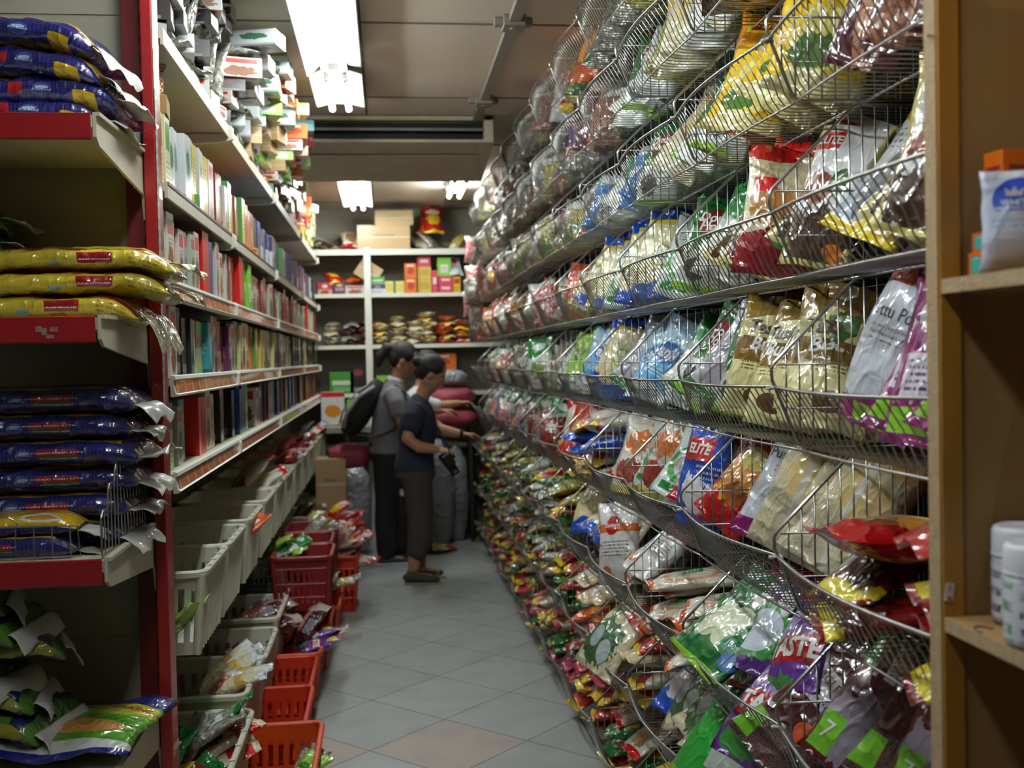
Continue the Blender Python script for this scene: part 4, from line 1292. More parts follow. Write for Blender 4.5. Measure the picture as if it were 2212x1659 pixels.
# the heap of goods on the top shelf
rr = random.Random(77)
TOPD = ['clear', 'silver', 'black', 'masala', 'silver', 'orangebox', 'clear', 'lion', 'greenwhite', 'clear']
n_top = 0
y = 2.99
while y < 8.7:
    hgt = 0.0
    lay = 0
    top = .37 + .05 * math.sin(y * 2.3) + rr.uniform(-.03, .06) - max(0, y - 5.5) * .03
    x = GX - .10 + rr.uniform(-.012, .012)
    while hgt < top and lay < 6:
        d = TOPD[rr.randrange(len(TOPD))]
        if 2.9 < y < 4.0:
            d = rr.choice(['clear', 'clear', 'clear', 'black', 'masala', 'lion', 'clear', 'silver', 'black'])
        if 4.0 <= y < 4.6:
            d = rr.choice(['clear', 'silver', 'silver', 'greenwhite', 'clear'])
        if 4.6 <= y < 5.6:
            d = rr.choice(['carton', 'silver', 'limebox', 'orangebox', 'masala', 'clear'])
        if y >= 5.6:
            d = rr.choice(['orangebox', 'pinkbox', 'masala', 'clear', 'yellowbox', 'candy', 'teal', 'limebox', 'greenred'])
        lab = '%s %s, top-shelf heap, %s stack from red upright, %s up'
        xo = (.05 * lay if 3.9 < y < 6.2 else .015 * lay)
        stk = int((y - 2.99) / .125 + .5) + 1
        if d in BOX:
            s = ((.17, .11, .055), (.16, .12, .07), (.15, .10, .045))[rr.randrange(3)]
            if hgt + s[2] > .44:
                break
            carton(d, s, (x + xo * .8 + rr.uniform(-.01, .02), y, 2.3795 + hgt), rr.uniform(-.3, .3), lab % (BOX[d][0], 'carton', nth(min(stk, 50)), nth(lay + 1)), 'goods heaped on the top shelf of the left gondola', 'stock_carton')
            hgt += s[2] + .002
        else:
            w, h, t_ = DES[d][4]
            if hgt + t_ > .44:
                break
            if lay >= 1 and rr.random() < .35 and hgt < .18:
                packet(d, lay % 3, Vector((x + .02 + xo * .6, y, 2.382 + hgt)), RZ(-.9 + rr.uniform(-.4, .4)) @ RX(-.25), lab % (DES[d][0], 'packet', nth(min(stk, 50)), nth(lay + 1)), 'goods heaped on the top shelf of the left gondola', 'stock_packet')
                hgt += h * .9
            else:
                packet(d, lay % 3, Vector((x + .08 + xo * .7, y, 2.382 + hgt + t_ * .4)), RZ(PI / 2 + rr.uniform(-.4, .4)) @ RX(-PI / 2 + rr.uniform(-.08, .08)), lab % (DES[d][0], 'packet', nth(min(stk, 50)), nth(lay + 1)), 'goods heaped on the top shelf of the left gondola', 'stock_packet')
                hgt += t_ * .85
        lay += 1
        n_top += 1
    y += .125
# two long pieces that stand out against the ceiling
carton('pinkbox', (.17, .07, .05), (GX + .06, 5.93, 2.3795 + .30), .1, 'pink and red carton jutting out over the aisle in front of the air conditioner', 'goods heaped on the top shelf of the left gondola', 'stock_carton')
for i, (yy, zz) in enumerate([(4.62, .28), (4.66, .332), (4.60, .384)]):
    carton(('carton', 'silver', 'carton')[i], (.26, .16, .05), (GX + .03, yy, 2.3795 + zz), .1 * i, 'pale oblong carton under the ceiling beside the lamp, %s of three' % ('lowest', 'middle', 'topmost')[i], 'pale cartons highest on the left gondola', 'stock_carton')

# ================================================================== sacks on the end-cap
SACK_BLUE = art('print_blue_sack', C(26, 26, 96), [('dots', 46, 60, .14, C(96, 96, 150)), ('band', .30, .375, C(206, 170, 20)), ('band', .625, .66, C(206, 170, 20)),
                ('rect', .465, .685, .488, .54, C(150, 26, 34)), ('rect', .485, .68, .455, .488, C(20, 90, 50)), ('ell', .395, .50, .044, .04, C(80, 94, 150)), ('ell', .395, .50, .038, .034, C(30, 50, 120)), ('ell', .395, .512, .03, .012, C(150, 170, 206)),
                ('band', .90, 1, C(206, 170, 20)), ('band', 0, .10, C(206, 170, 20)), ('vband', .90, .97, C(30, 30, 80))], .28, .9, .08, .5, 8.0)
SACK_BLUE2 = art('print_blue_sack_top', C(26, 26, 96), [('dots', 46, 60, .14, C(96, 96, 150)), ('band', .62, .70, C(214, 176, 20)), ('rect', .78, .9, .30, .5, C(206, 170, 20)),
                 ('ell', .62, .50, .048, .04, C(70, 86, 140)), ('ell', .62, .50, .042, .034, C(34, 56, 130)), ('ell', .62, .512, .034, .012, C(160, 180, 210)), ('rect', .44, .52, .47, .55, C(150, 26, 34))], .28, .9, .08, .5, 8.0)
SACK_YEL = art('print_yellow_sack', C(198, 178, 52), [('dots', 60, 70, .2, C(176, 150, 40)), ('rect', .54, .72, .455, .55, C(140, 16, 26)), ('band', .60, .66, C(140, 20, 30)), ('rect', .40, .46, .42, .47, C(120, 160, 170)), ('print', .80, .95, .44, .56, 3, C(150, 120, 40))], .28, .9, .08, .6, 8.0)
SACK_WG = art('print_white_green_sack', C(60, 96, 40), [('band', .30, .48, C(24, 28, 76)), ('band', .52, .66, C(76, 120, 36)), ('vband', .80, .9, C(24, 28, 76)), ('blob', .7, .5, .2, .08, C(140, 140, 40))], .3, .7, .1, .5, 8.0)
FINM = plain('sealed_end_white', C(186, 184, 178), .4, var=.05, coat=.3)
SILVER_END = art('sealed_end_clear', C(206, 206, 190), [('grain', 20, .15, C(170, 160, 90))], .2, 1, .05, .8)


def place_sack(mesh, name, loc, rz, label, group, fins=(), ry=0.0, finmat=None, seed=0, D=.26, L=.40, T=.06, lean=.3, finw=.055):
    o = bpy.data.objects.new(name, mesh)
    COL.objects.link(o)
    o.location = loc
    o.rotation_euler = (0, ry, rz)
    tag(o, label, 'flour bag', group)
    f = fin_mesh(D * .86, T, seed, lean, finw)
    fo = f.obj('sealed_end', finmat or FINM, o, True, (L / 2 - .004, 0, T * .5 - .012))
    fo['label'] = 'crimped white sealed end'
    return o


blue = [sack(.40, .26, .062, s, [('CHAKKI FRESH ATTA', .575, .512, .0118, W_, .0, .01), ('100% WHOLE WHEAT GRAIN', .582, .470, .0066, W_, 0, 0), ('Pillsbury', .395, .497, .010, W_, .2, 0)], droop=.012).mesh('blue_flour_bag', [SACK_BLUE] + INKS, True) for s in (1, 2, 3, 4)]
blue2 = [sack(.40, .27, .072, s, [('Pillsbury', .62, .497, .012, W_, .2, 0)], droop=.03, wr=.006).mesh('blue_flour_bag', [SACK_BLUE2] + INKS, True) for s in (5, 6, 7)]
WORDS = ['lowest', 'second from the bottom', 'third from the bottom', 'fourth from the bottom', 'fifth from the bottom', 'topmost']
for i in range(6):
    place_sack(blue[i % 4], 'flour_bag', (-.735 + (0, .012, .03, .045, .02, .03)[i] - .062, 2.575 + (i % 3) * .006, 1.1165 + i * .0595), (-.03, .02, .05, -.02, .03, 0)[i],
               'blue dotted flour bag, %s in the main stack behind the wire fence' % WORDS[i], 'blue flour bags behind the wire fence', seed=i + 1, lean=(.6, .3, .5, -.2, .4, .7)[i])
place_sack(blue[2], 'flour_bag', (-.86, 2.385, 1.1165), .0, 'blue flour bag lying directly behind the front wires, lower of two', 'blue flour bags behind the wire fence', seed=9, D=.13, T=.05).scale = (1, .5, .8)
fb = place_sack(art_top := sack(.36, .13, .045, 8, [('FRESH', .30, .62, .02, W_, 0, .02)], droop=.01).mesh('yellow_blue_bag', [art('print_bag_yellow_top', C(206, 166, 30), [('band', .35, .5, C(26, 26, 90)), ('rect', .2, .45, .55, .75, C(170, 30, 40)), ('rect', .45, .55, .55, .75, C(30, 110, 50)), ('ell', .8, .62, .12, .08, C(206, 206, 206)), ('ell', .8, .62, .09, .05, C(200, 130, 40))], .28, .9, .08, .5)] + INKS, True),
                'flour_bag', (-.84, 2.39, 1.163), .05, 'yellow-topped flour bag lying directly behind the front wires, upper of two', 'blue flour bags behind the wire fence', seed=4, D=.12, T=.04, L=.36)
for i in range(4):
    z = 2.0415 + (0, .045, .112, .180)[i]
    place_sack(blue2[i % 3], 'flour_bag', (-.775 + (.02, .05, .03, .02)[i] - .05, 2.56, z), (.02, .0, -.10, -.12)[i],
               'blue dotted flour bag on the top red shelf, %s of four' % ('lowest', 'second', 'third', 'topmost')[i], 'blue flour bags on the top red shelf', seed=i + 11,
               lean=(.4, .2, .9, 1.0)[i], T=.07, finw=.05 if i < 2 else .045, ry=(0, 0, .10, .12)[i])
yel = [sack(.42, .28, .058, s, [('AASHIRVAAD', .63, .487, .0115, W_, 0, .02)], droop=.03, wr=.006).mesh('yellow_flour_bag', [SACK_YEL] + INKS, True) for s in (21, 22, 23)]
for i in range(3):
    place_sack(yel[i], 'flour_bag', (-.715 + (0, .03, .035)[i] - .03 * (i == 0), 2.545, 1.622 + i * .052), (-.03, .05, .02)[i],
               'yellow flour bag with a dark red badge, %s of three on the second red shelf' % ('lowest', 'middle', 'topmost')[i], 'yellow flour bags on the second red shelf', seed=i + 31, lean=(1.6, .5, .3)[i], finmat=SILVER_END, D=.28, L=.42)
pile = [sack(.30, .24, .055, s, droop=.035, wr=.009).mesh('white_green_bag', [SACK_WG] + INKS, True) for s in (41, 42)]
for i in range(5):
    place_sack(pile[i % 2], 'flour_bag', (-1.02, 2.66, 1.621 + .165 * 0 + i * .056), 0.02 * i, 'shadowed pale flour bag at the left of the second red shelf, %s from the bottom' % nth(i + 1), 'shadowed pale bags on the second red shelf', seed=i + 51, L=.30, finw=.05)
for i in range(7):
    place_sack(pile[i % 2], 'flour_bag', (-.985 + .05 * ((i * 2) % 3), 2.50 - .01 * i, .6615 + i * .056), (.35, -.2, .15, -.3, .4, -.1, .25)[i], 'green and navy flour bag in the lowest dark stack, %s from the bottom' % nth(i + 1), 'white and navy bags on the lowest red shelf', seed=i + 61, L=.30, lean=1.3, finw=.035)
mgm = art('print_multigrain', C(86, 150, 40), [('wave', .80, .02, 5, 1, C(30, 40, 110)), ('ell', .72, .70, .30, .14, C(176, 190, 60)), ('blob', .3, .66, .22, .16, C(214, 216, 206)), ('ell', .62, .34, .28, .10, C(196, 140, 76)), ('blob', .28, .34, .18, .10, C(196, 200, 190)), ('band', .07, .16, C(196, 198, 196)), ('band', 0, .07, C(36, 40, 120))], .28, .9, .08, .5)
mg = pillow(.40, .36, .06, 3.2, [('MULTI GRAINS', .68, .72, .030, 2, .1, .02)], nu=18, nv=18, wr=.008, slump=0).mesh('multigrain_flour_bag', [mgm] + INKS, True)
o = bpy.data.objects.new('flour_bag', mg)
COL.objects.link(o)
o.matrix_world = Matrix.Translation((-.755, 2.33, .694)) @ (RZ(-.12) @ RX(-PI / 2)).to_4x4()
tag(o, 'green and yellow multigrain flour bag lying flat on the lowest red shelf', 'flour bag')

# ================================================================== plastic baskets and crates
WPL = plain('white_plastic', C(206, 204, 186), .42, var=.08, scale=5)
OPL = plain('orange_plastic', C(206, 70, 20), .4, var=.1, scale=6)
ROPL = plain('red_orange_plastic', C(196, 48, 20), .4, var=.1, scale=6)
DRPL = plain('dark_red_plastic', C(130, 22, 22), .42, var=.1, scale=6)
GPL = plain('grey_plastic', C(118, 126, 128), .45, var=.08)


def slot_wall(mb, p0, p1, z0, z1, th, slots, taper=.0, rows=2, M=None, solid=False):
    """wall between plan points p0->p1 (2-D), thickness inward, with vertical slots in rows"""
    a, b = Vector((p0[0], p0[1], 0)), Vector((p1[0], p1[1], 0))
    d = (b - a)
    Ln = d.length
    d.normalize()
    n = Vector((-d.y, d.x, 0))
    mid = Vector((0, 0, 0))
    if n.dot(mid - (a + b) / 2) < 0:
        n = -n
    def bar(s0, s1, za, zb):
        vs = []
        for z in (za, zb):
            k = (z1 - z) / (z1 - z0) * taper
            for s, o_ in ((s0, 0), (s1, 0), (s1, th), (s0, th)):
                c = a + d * (s * Ln)
                # taper pulls points toward the centre as they go down
                c = Vector((c.x * (1 - k), c.y * (1 - k), 0)) + n * o_
                vs.append((c.x, c.y, z))
        mb.add(vs, [(3, 2, 1, 0), (4, 5, 6, 7), (0, 1, 5, 4), (1, 2, 6, 5), (2, 3, 7, 6), (3, 0, 4, 7)])
    if solid:
        bar(0, 1, z0, z1)
        return
    H = z1 - z0
    rz = [z0 + H * (.14 + .74 * r / rows) for r in range(rows + 1)]
    bar(0, 1, z0, rz[0])
    for r in range(rows):
        bar(0, 1, rz[r + 1] - H * .08, rz[r + 1] if r < rows - 1 else z1)
        edges = np.linspace(0, 1, slots + 1)
        for k in range(slots + 1):
            c = edges[k]
            bar(max(0, c - .25 / slots), min(1, c + .25 / slots), rz[r], rz[r + 1] - H * .08)


def plastic_basket(name, label, group, w, l, h, mat, loc, rz=0.0, ribs=9, slots=9, style='ribbed', cat='plastic basket'):
    """w across (x), l along (y)"""
    e = empty(name, label, cat, loc, (0, 0, rz), group)
    tp = .13
    mb = MB()
    X, Y = w / 2, l / 2
    slot_wall(mb, (-X, -Y), (X, -Y), .004, h, .003, slots, tp, 2)
    slot_wall(mb, (X, -Y), (X, Y), .004, h, .003, slots, tp, 2, solid=(style == 'ribbed'))
    slot_wall(mb, (X, Y), (-X, Y), .004, h, .003, slots, tp, 2)
    slot_wall(mb, (-X, Y), (-X, -Y), .004, h, .003, slots, tp, 2, solid=(style == 'ribbed'))
    k = 1 - tp
    mb.box(-X * k, X * k, -Y * k, Y * k, 0, .005)
    if style == 'ribbed':
        for s in (-1, 1):
            for i in range(ribs):
                yy = -Y + l * (i + .5) / ribs
                mb.tube([(s * (X * k + .001), yy * k, .006), (s * (X + .001), yy, h - .012)], .0075, 6)
            # rounded corners
            for q in (-1, 1):
                mb.tube([(s * (X * k - .004), q * (Y * k - .004), .002), (s * (X - .004), q * (Y - .004), h - .005)], .012, 8)
    else:
        for zz in (.25, .5, .78):
            kk = 1 - tp * (1 - zz)
            mb.tube([(X * kk, -Y * kk, h * zz), (X * kk, Y * kk, h * zz), (-X * kk, Y * kk, h * zz), (-X * kk, -Y * kk, h * zz)], .005, 5, closed=True)
        for s in (-1, 1):
            for q in (-1, 1):
                mb.tube([(s * (X * k - .003), q * (Y * k - .003), .002), (s * (X - .003), q * (Y - .003), h - .005)], .011, 8)
    mb.obj('basket_body', mat, e)
    m = MB()
    r_ = .03
    pts = []
    for cx, cy_, a0 in ((X - r_, -Y + r_, -PI / 2), (X - r_, Y - r_, 0), (-X + r_, Y - r_, PI / 2), (-X + r_, -Y + r_, PI)):
        for i in range(5):
            a = a0 + PI / 2 * i / 4
            pts.append((cx + (r_ + .006) * math.cos(a), cy_ + (r_ + .006) * math.sin(a)))
    prof = [(-.007, -.014), (.008, -.014), (.010, 0), (.006, .005), (-.005, .005), (-.009, 0)]
    vs, fs = [], []
    n, q = len(pts), len(prof)
    for i in range(n):
        a, b, c = Vector(pts[i - 1]), Vector(pts[i]), Vector(pts[(i + 1) % n])
        t_ = (c - a).normalized()
        nn = Vector((t_.y, -t_.x))
        for dx_, dz in prof:
            vs.append((b.x + nn.x * dx_, b.y + nn.y * dx_, h + dz))
    for i in range(n):
        j = (i + 1) % n
        for k2 in range(q):
            l2 = (k2 + 1) % q
            fs.append((i * q + k2, j * q + k2, j * q + l2, i * q + l2))
    m.add(vs, fs)
    if style == 'ribbed':
        for s in (-1, 1):
            for i in (1, 3, 5, 7):
                yy = -Y + l * (i + .5) / ribs
                m.box(s * X - .008 + .006 * s, s * X + .008 + .006 * s, yy - .006, yy + .006, h + .004, h + .009)
    m.obj('rim', mat, e, smooth=False)
    return e


def small_heap(cx, cy_, z, designs, n, w, l, label, group, seed, cat='packet', sc=.8, lay=None):
    rr = random.Random(seed)
    for i in range(n):
        d = designs[i % len(designs)]
        gx = cx + rr.uniform(-w, w)
        gy = cy_ - l + 2 * l * ((i % 4) + .5) / 4 + rr.uniform(-.02, .02)
        zz = z + (i // 4) * .045
        packet(d, i % 3, Vector((gx, gy, zz)), RZ(rr.uniform(-1.9, -.6)) @ RX(-rr.uniform(.7, 1.5)) @ RY(rr.uniform(-.3, .3)),
               label % (DES[d][0], nth(i + 1)), group, 'snack_packet', cat, sc)


UY = [3.06, 3.50, 4.03, 4.56, 5.06, 5.55, 6.10, 6.65, 7.2, 7.75, 8.3]
for i, y in enumerate(UY):
    l = .41
    zb = .695
    plastic_basket('plastic_basket', 'white ribbed plastic basket, %s along the upper row under the price rails' % nth(i + 1), 'white plastic baskets of the upper row', .34, l, .24, WPL, (-.695, y + l / 2, zb))
ledge = MB().box(-.16, .16, -3.06, 3.05, -.02, 0)
lo = ledge.obj('basket_ledge', CREAM_D, None, False, (-.78, 5.9, .694))
tag(lo, 'cream ledge board carrying the upper row of white baskets', 'shelf')
UPC = {0: ['lime'], 2: ['orange', 'redyellow'], 4: ['yellowtop', 'flame', 'orange'], 6: ['chilli', 'redyellow'], 7: ['redyellow', 'pinkred'], 8: ['pinkred', 'chilli'], 9: ['flame', 'redyellow'], 10: ['lion', 'clear']}
for i, ds in UPC.items():
    hi = {0: .73, 2: .80, 4: .86}.get(i, .87)
    small_heap(-.70, UY[i] + .205, hi if i else .712, ds, (1 if i == 0 else 2) if i < 4 else 6, .05, .13, '%%s packet, %%s in the %s upper white basket' % nth(i + 1), 'packets in the upper white baskets', 300 + i, sc=.85)
LY = [2.98, 3.60, 4.14, 4.66]
for i, y in enumerate(LY):
    l = .55 if i == 0 else .47
    plastic_basket('plastic_basket', 'white ribbed plastic basket of mixed packets, %s along the lower row' % nth(i + 1), 'white plastic baskets of the lower row', .40, l, .26, WPL, (-.665 - (0, .03, .03, .03)[i], y + l / 2, .125 + (0, .03, .0, .03)[i]))
    ds = [['dhgreen', 'redyellow', 'clear', 'bigfood'], ['clear', 'candy', 'rice'], ['peanut', 'clear', 'chilli'], ['candy', 'black' if False else 'burgundy', 'lime']][i]
    small_heap(-.70, y + l / 2, .23 + (0, .03, 0, .03)[i], ds, 8, .04, l / 2 - .1, '%%s packet, %%s in the %s lower white basket' % nth(i + 1), 'packets in the lower white baskets', 400 + i, sc=.85)
MB_ = MB().box(GB + .0, GX - .0, 2.83, 8.98, .095, .12)
lo = MB_.obj('basket_ledge', CREAM_D)
tag(lo, 'low cream ledge board under the lower row of white baskets', 'shelf')
# the green knotted bag in the nearest lower basket
o = packet('clear', 1, Vector((-.66, 3.36, .33)), RZ(-1.3) @ RX(-1.1), 'clear bag with a printed label in the nearest lower white basket', 'packets in the lower white baskets', 'snack_packet', 'packet', .95)
o = packet('dhlime', 0, Vector((-.62, 3.52, .33)), RZ(-1.6) @ RX(-1.0) @ RY(.3), 'bright green foil packet end beside the clear bag in the lower basket', 'packets in the lower white baskets', 'snack_packet', 'packet', .7)
plastic_basket('plastic_basket', 'grey slotted plastic basket of green packets behind the lower white row', None, .22, .36, .16, GPL, (-.62, 5.38, .41), style='slotted')
small_heap(-.62, 5.38, .48, ['greenwhite', 'clear', 'lime'], 7, .06, .10, '%s packet, %s in the grey slotted basket', 'packets in the grey basket', 450, sc=.8)
plastic_basket('plastic_basket', 'white ribbed plastic basket standing under the grey slotted basket', 'white plastic baskets of the lower row', .36, .47, .27, WPL, (-.69, 5.40, .125))
for i in range(6):
    y = 5.72 + i * .52
    plastic_basket('plastic_basket', 'shadowed white plastic basket far along the lower row, %s from the grey basket' % nth(i + 1), 'white plastic baskets of the lower row', .36, .47, .27, WPL, (-.69, y + .235, .125))
    small_heap(-.66, y + .235, .30, ['clear', 'peanut', 'mixgreen'], 6, .08, .12, '%%s packet, %%s in the %s shadowed white basket' % nth(i + 1), 'packets in the far lower baskets', 470 + i, sc=.9)

# orange crates standing on the floor
CR = [(2.42, .60, -.285, .24, .26, ROPL, 'small red-orange'), (3.10, .58, -.25, .28, .34, OPL, 'bright orange'), (3.75, .48, -.32, .24, .32, ROPL, 'red-orange'), (4.28, .45, -.335, .22, .31, ROPL, 'red-orange'),
      (4.78, .45, -.325, .22, .32, OPL, 'orange'), (5.27, .44, -.31, .22, .31, ROPL, 'red-orange'), (5.75, .50, -.285, .20, .32, OPL, 'orange')]
for i, (y, l, xr, h, w, mt, lk) in enumerate(CR):
    plastic_basket('plastic_crate', '%s plastic crate on the floor, %s in the row along the aisle' % (lk, nth(i + 1)), 'orange crates on the floor', w, l, h, mt, (xr - w / 2, y + l / 2, 0.001), style='slotted', cat='crate')
small_heap(-.39, 2.72, .20, ['browndal', 'peanut', 'beans'], 6, .06, .16, '%s packet, %s in the small first floor crate', 'packets in the floor crates', 500, sc=.9)
small_heap(-.355, 3.35, .12, ['lime', 'clear'], 4, .05, .14, '%s packet, %s in the bright orange floor crate', 'packets in the floor crates', 501, sc=.8)
small_heap(-.42, 5.0, .2, ['purple', 'burgundy'], 4, .05, .10, '%s packet, %s in the fifth floor crate', 'packets in the floor crates', 502, sc=.7)
small_heap(-.39, 6.0, .24, ['beans', 'clear'], 4, .05, .10, '%s packet, %s in the seventh floor crate', 'packets in the floor crates', 503, sc=.8)
# two crates, one inside the other, overflowing with red packets
plastic_basket('plastic_crate', 'red-orange crate overflowing with red and white packets, beyond the row', 'orange crates on the floor', .34, .42, .34, ROPL, (-.37, 6.66, .001), style='slotted', cat='crate')
plastic_basket('plastic_crate', 'orange crate of red packets farthest along the floor', 'orange crates on the floor', .34, .42, .42, OPL, (-.40, 7.45, .001), style='slotted', cat='crate')
small_heap(-.36, 6.66, .28, ['candy', 'flame', 'redyellow', 'beans'], 11, .08, .12, '%s packet, %s heaped in the overflowing red-orange crate', 'packets in the overflowing crate', 505, sc=.9)
small_heap(-.40, 7.45, .34, ['pinkred', 'candy', 'redyellow'], 9, .08, .12, '%s packet, %s heaped in the farthest orange crate', 'packets in the farthest crate', 506, sc=.9)
# dark red baskets stacked on the crates
for i, (x, y, z) in enumerate([(-.42, 5.26, .335), (-.44, 5.64, .335), (-.43, 6.03, .335)]):
    plastic_basket('plastic_basket', 'dark red slotted basket resting across the floor crates, %s from the front' % nth(i + 1), 'dark red baskets on the crates', .27, .34, .26, DRPL, (x, y, z), style='slotted')
small_heap(-.43, 6.03, .50, ['clear', 'beans'], 5, .05, .08, '%s packet, %s in the farthest dark red basket', 'packets in the dark red basket', 510, sc=.8)
# ================================================================== shelving across the back of the shop
bu = empty('back_shelving', 'white-edged shelving unit across the far end of the aisle', 'shelving', (0.05, 9.2, 0))
bx, by = -.05, -9.2
SX0, SX1, SF = -1.0, 1.08, 9.02
m = MB()
BSH = [2.445, 2.075, 1.645, 1.24, .80, .40]
for z in BSH:
    sh = MB().box(SX0 + bx, SX1 + bx, SF + by, YB - .005 + by, z - .02, z).obj('shelf_board', CREAM_D, bu)
    MB().box(SX0 + bx, SX1 + bx, SF - .006 + by, SF + by, z - .045 if z > 2.4 else z - .03, z + .002).obj('shelf_edge', WHITE, sh)
for x in (-.16, SX0 + .02, SX1 - .03):
    MB().box(x + bx, x + .055 + bx, SF - .02 + by, SF - .008 + by, 0, 2.46).obj('white_post', WHITE, bu)
BG = 'cartons on the far shelving'
def bc(d, s, x, z, lab, y=9.14, rz=0.0, ry=0.0):
    carton(d, s, (x, y, z + .0008), rz, lab, BG, 'shelf_carton', ry=ry)
bc('carton', (.44, .24, .20), .01, 2.447, 'long brown cardboard carton with green print on top of the far shelving')
bc('carton', (.32, .22, .12), .10, 2.65, 'flattened cardboard carton lying on the long carton under the far lamp')
bc('orangebox', (.10, .12, .125), .228, 2.077, 'orange carton, lower of the pair on the upper far shelf')
bc('orangebox', (.10, .12, .125), .228, 2.205, 'orange-brown carton, upper of the pair on the upper far shelf')
bc('yellowbox', (.115, .12, .115), .345, 2.077, 'yellow carton at the bottom between orange and pink cartons, far shelf')
bc('yellowbox', (.115, .12, .105), .345, 2.194, 'yellow carton in the middle of the pink and yellow column, far shelf')
bc('pinkbox', (.11, .12, .09), .345, 2.30, 'pink carton topping the yellow pair on the far shelf')
bc('pinkbox', (.05, .12, .19), .432, 2.077, 'narrow pink carton standing right of the yellow pair, far shelf')
bc('pinkbox', (.12, .12, .075), .525, 2.077, 'crimson carton, lower of two under the green carton')
bc('pinkbox', (.12, .12, .065), .525, 2.153, 'crimson carton, upper of two under the green carton')
bc('limebox', (.115, .12, .155), .515, 2.220, 'lime green carton standing on the crimson pair, far shelf')
bc('yellowred', (.06, .1, .14), .62, 2.077, 'small yellow and red carton at the right end of the upper far shelf')
bc('paleyellow', (.085, .10, .105), .055, 2.077, 'small pale green-edged carton, left of two beside the orange pair')
bc('paleyellow', (.085, .10, .105), .145, 2.077, 'small pale green-edged carton, right of two beside the orange pair')
bc('greenbox', (.12, .11, .06), -.05, 2.16, 'green carton lying behind the white post, upper far shelf')
bc('navywhite', (.13, .11, .08), -.05, 2.077, 'navy and white carton under the green one by the white post')
bc('masala', (.16, .11, .07), -.24, 2.077, 'white and grey carton left of the white post, upper far shelf')
bc('purplebox', (.10, .11, .10), -.37, 2.077, 'purple and cream carton at the left of the upper far shelf')
bc('magentabox', (.12, .11, .10), -.49, 2.077, 'crimson carton at the far left of the upper far shelf')
bc('carton', (.20, .05, .16), -.17, 2.20, 'tilted open cardboard carton leaning above the post, upper far shelf', 9.12, 0, .6)
# bags on the top board and upper shelf
def sack_heap(items, group):
    for (d, k, x, y, z, rz, rx, sc, lab) in items:
        packet(d, k, Vector((x, y, z)), RZ(rz) @ RX(rx), lab, group, 'stock_bag', 'bag', sc)
sack_heap([('foodcream', 0, -.42, 9.1, 2.45, .6, -1.2, 1.1, 'yellow and white packet at the left end of the top far board'),
           ('yellowtop', 1, -.30, 9.08, 2.47, -.4, -1.3, 1.1, 'pale packet beside the long carton on the top far board'),
           ('yellowtop', 2, -.25, 9.08, 2.50, .3, -1.0, 1.0, 'upper pale packet leaning on the long carton'),
           ('rice', 0, .36, 9.08, 2.45, .3, -1.1, .7, 'pale sack right of the long carton on the top far board'),
           ('clear', 1, .46, 9.06, 2.46, .9, -.9, 1.0, 'clear packet leaning right of the pale sack on the top far board'),
           ('beans', 2, .57, 9.08, 2.45, -.9, -.9, 1.1, 'brown and cream packet towards the right end of the top far board'),
           ('redyellow', 0, .44, 9.12, 2.58, .1, -.5, 1.2, 'red-brown and yellow printed bag high on the top far board'),
           ('orange', 1, .38, 9.15, 2.60, -.2, -.6, 1.0, 'dull orange bag behind the red-brown one on the top board'),
           ('redyellow', 2, -.38, 9.1, 2.18, .5, -1.1, 1.0, 'red foil packet lying on the cartons at the upper shelf left'),
           ('orange', 0, -.28, 9.1, 2.17, -.5, -1.2, .9, 'orange foil packet lying on the cartons left of the post'),
           ('lion', 0, .62, 9.08, 2.22, .2, -.6, .8, 'pale patterned bag right of the lime green carton')], 'bags on the far shelving')
# piled bags on the third board
rr = random.Random(5)
PILE = [(-.44, ['dal', 'clear', 'dal'], 5), (-.29, ['burgundy', 'clear', 'burgundy'], 5), (-.16, ['burgundy', 'peanut'], 5), (-.03, ['browndal', 'dal'], 5), (.11, ['dal', 'beans'], 6), (.25, ['dal', 'rice'], 5), (.37, ['dal', 'browndal'], 7), (.52, ['orange', 'browndal', 'orange'], 6), (.66, ['yellowtop', 'redyellow'], 5)]
for k, (x, ds, n) in enumerate(PILE):
    for i in range(n):
        d = ds[i % len(ds)]
        w, h, t_ = DES[d][4]
        packet(d, (i + k) % 3, Vector((x + rr.uniform(-.015, .015), 9.06, 1.675 + i * .037)), RZ(rr.uniform(-.25, .25)) @ RX(-PI / 2 + rr.uniform(-.05, .05)),
               '%s bag, %s up, %s pile on the middle far shelf' % (DES[d][0], nth(i + 1), nth(k + 1)), 'bags piled on the middle far shelf', 'stock_bag', 'bag', .14 / w)
# lower shelves: bright cartons
bc('greenbox', (.20, .12, .18), -.37, 1.242, 'dull green carton at the left of the lower far shelf')
bc('black', (.14, .12, .24), -.23, 1.242, 'black carton left of the post on the lower far shelf')
bc('limebox', (.16, .12, .14), .0, 1.242, 'lime and white carton right of the post on the lower far shelf')
bc('orangebox', (.30, .12, .14), .45, 1.42, 'orange and white carton above the shoppers at the far end')
bc('brownred', (.30, .12, .17), .45, 1.242, 'rust carton behind the shoppers heads at the far end')
bc('white_disc', (.19, .10, .27), -.44, .99, 'white carton with an orange biscuit picture left of the post', 8.93)
bc('limebox', (.17, .10, .2), -.24, .99, 'lime green and white carton by the foot of the post', 8.95)
tb = MB().box(-.34, .24, -.17, .17, .94, .985)
for x in (-.31, .19):
    for y in (-.15, .13):
        tb.box(x, x + .03, y, y + .03, 0, .94)
o = tb.obj('display_stand', CREAM_D, None, False, (-.22, 8.80, 0))
tag(o, 'pale low stand in front of the far shelving carrying bright cartons', 'stand')

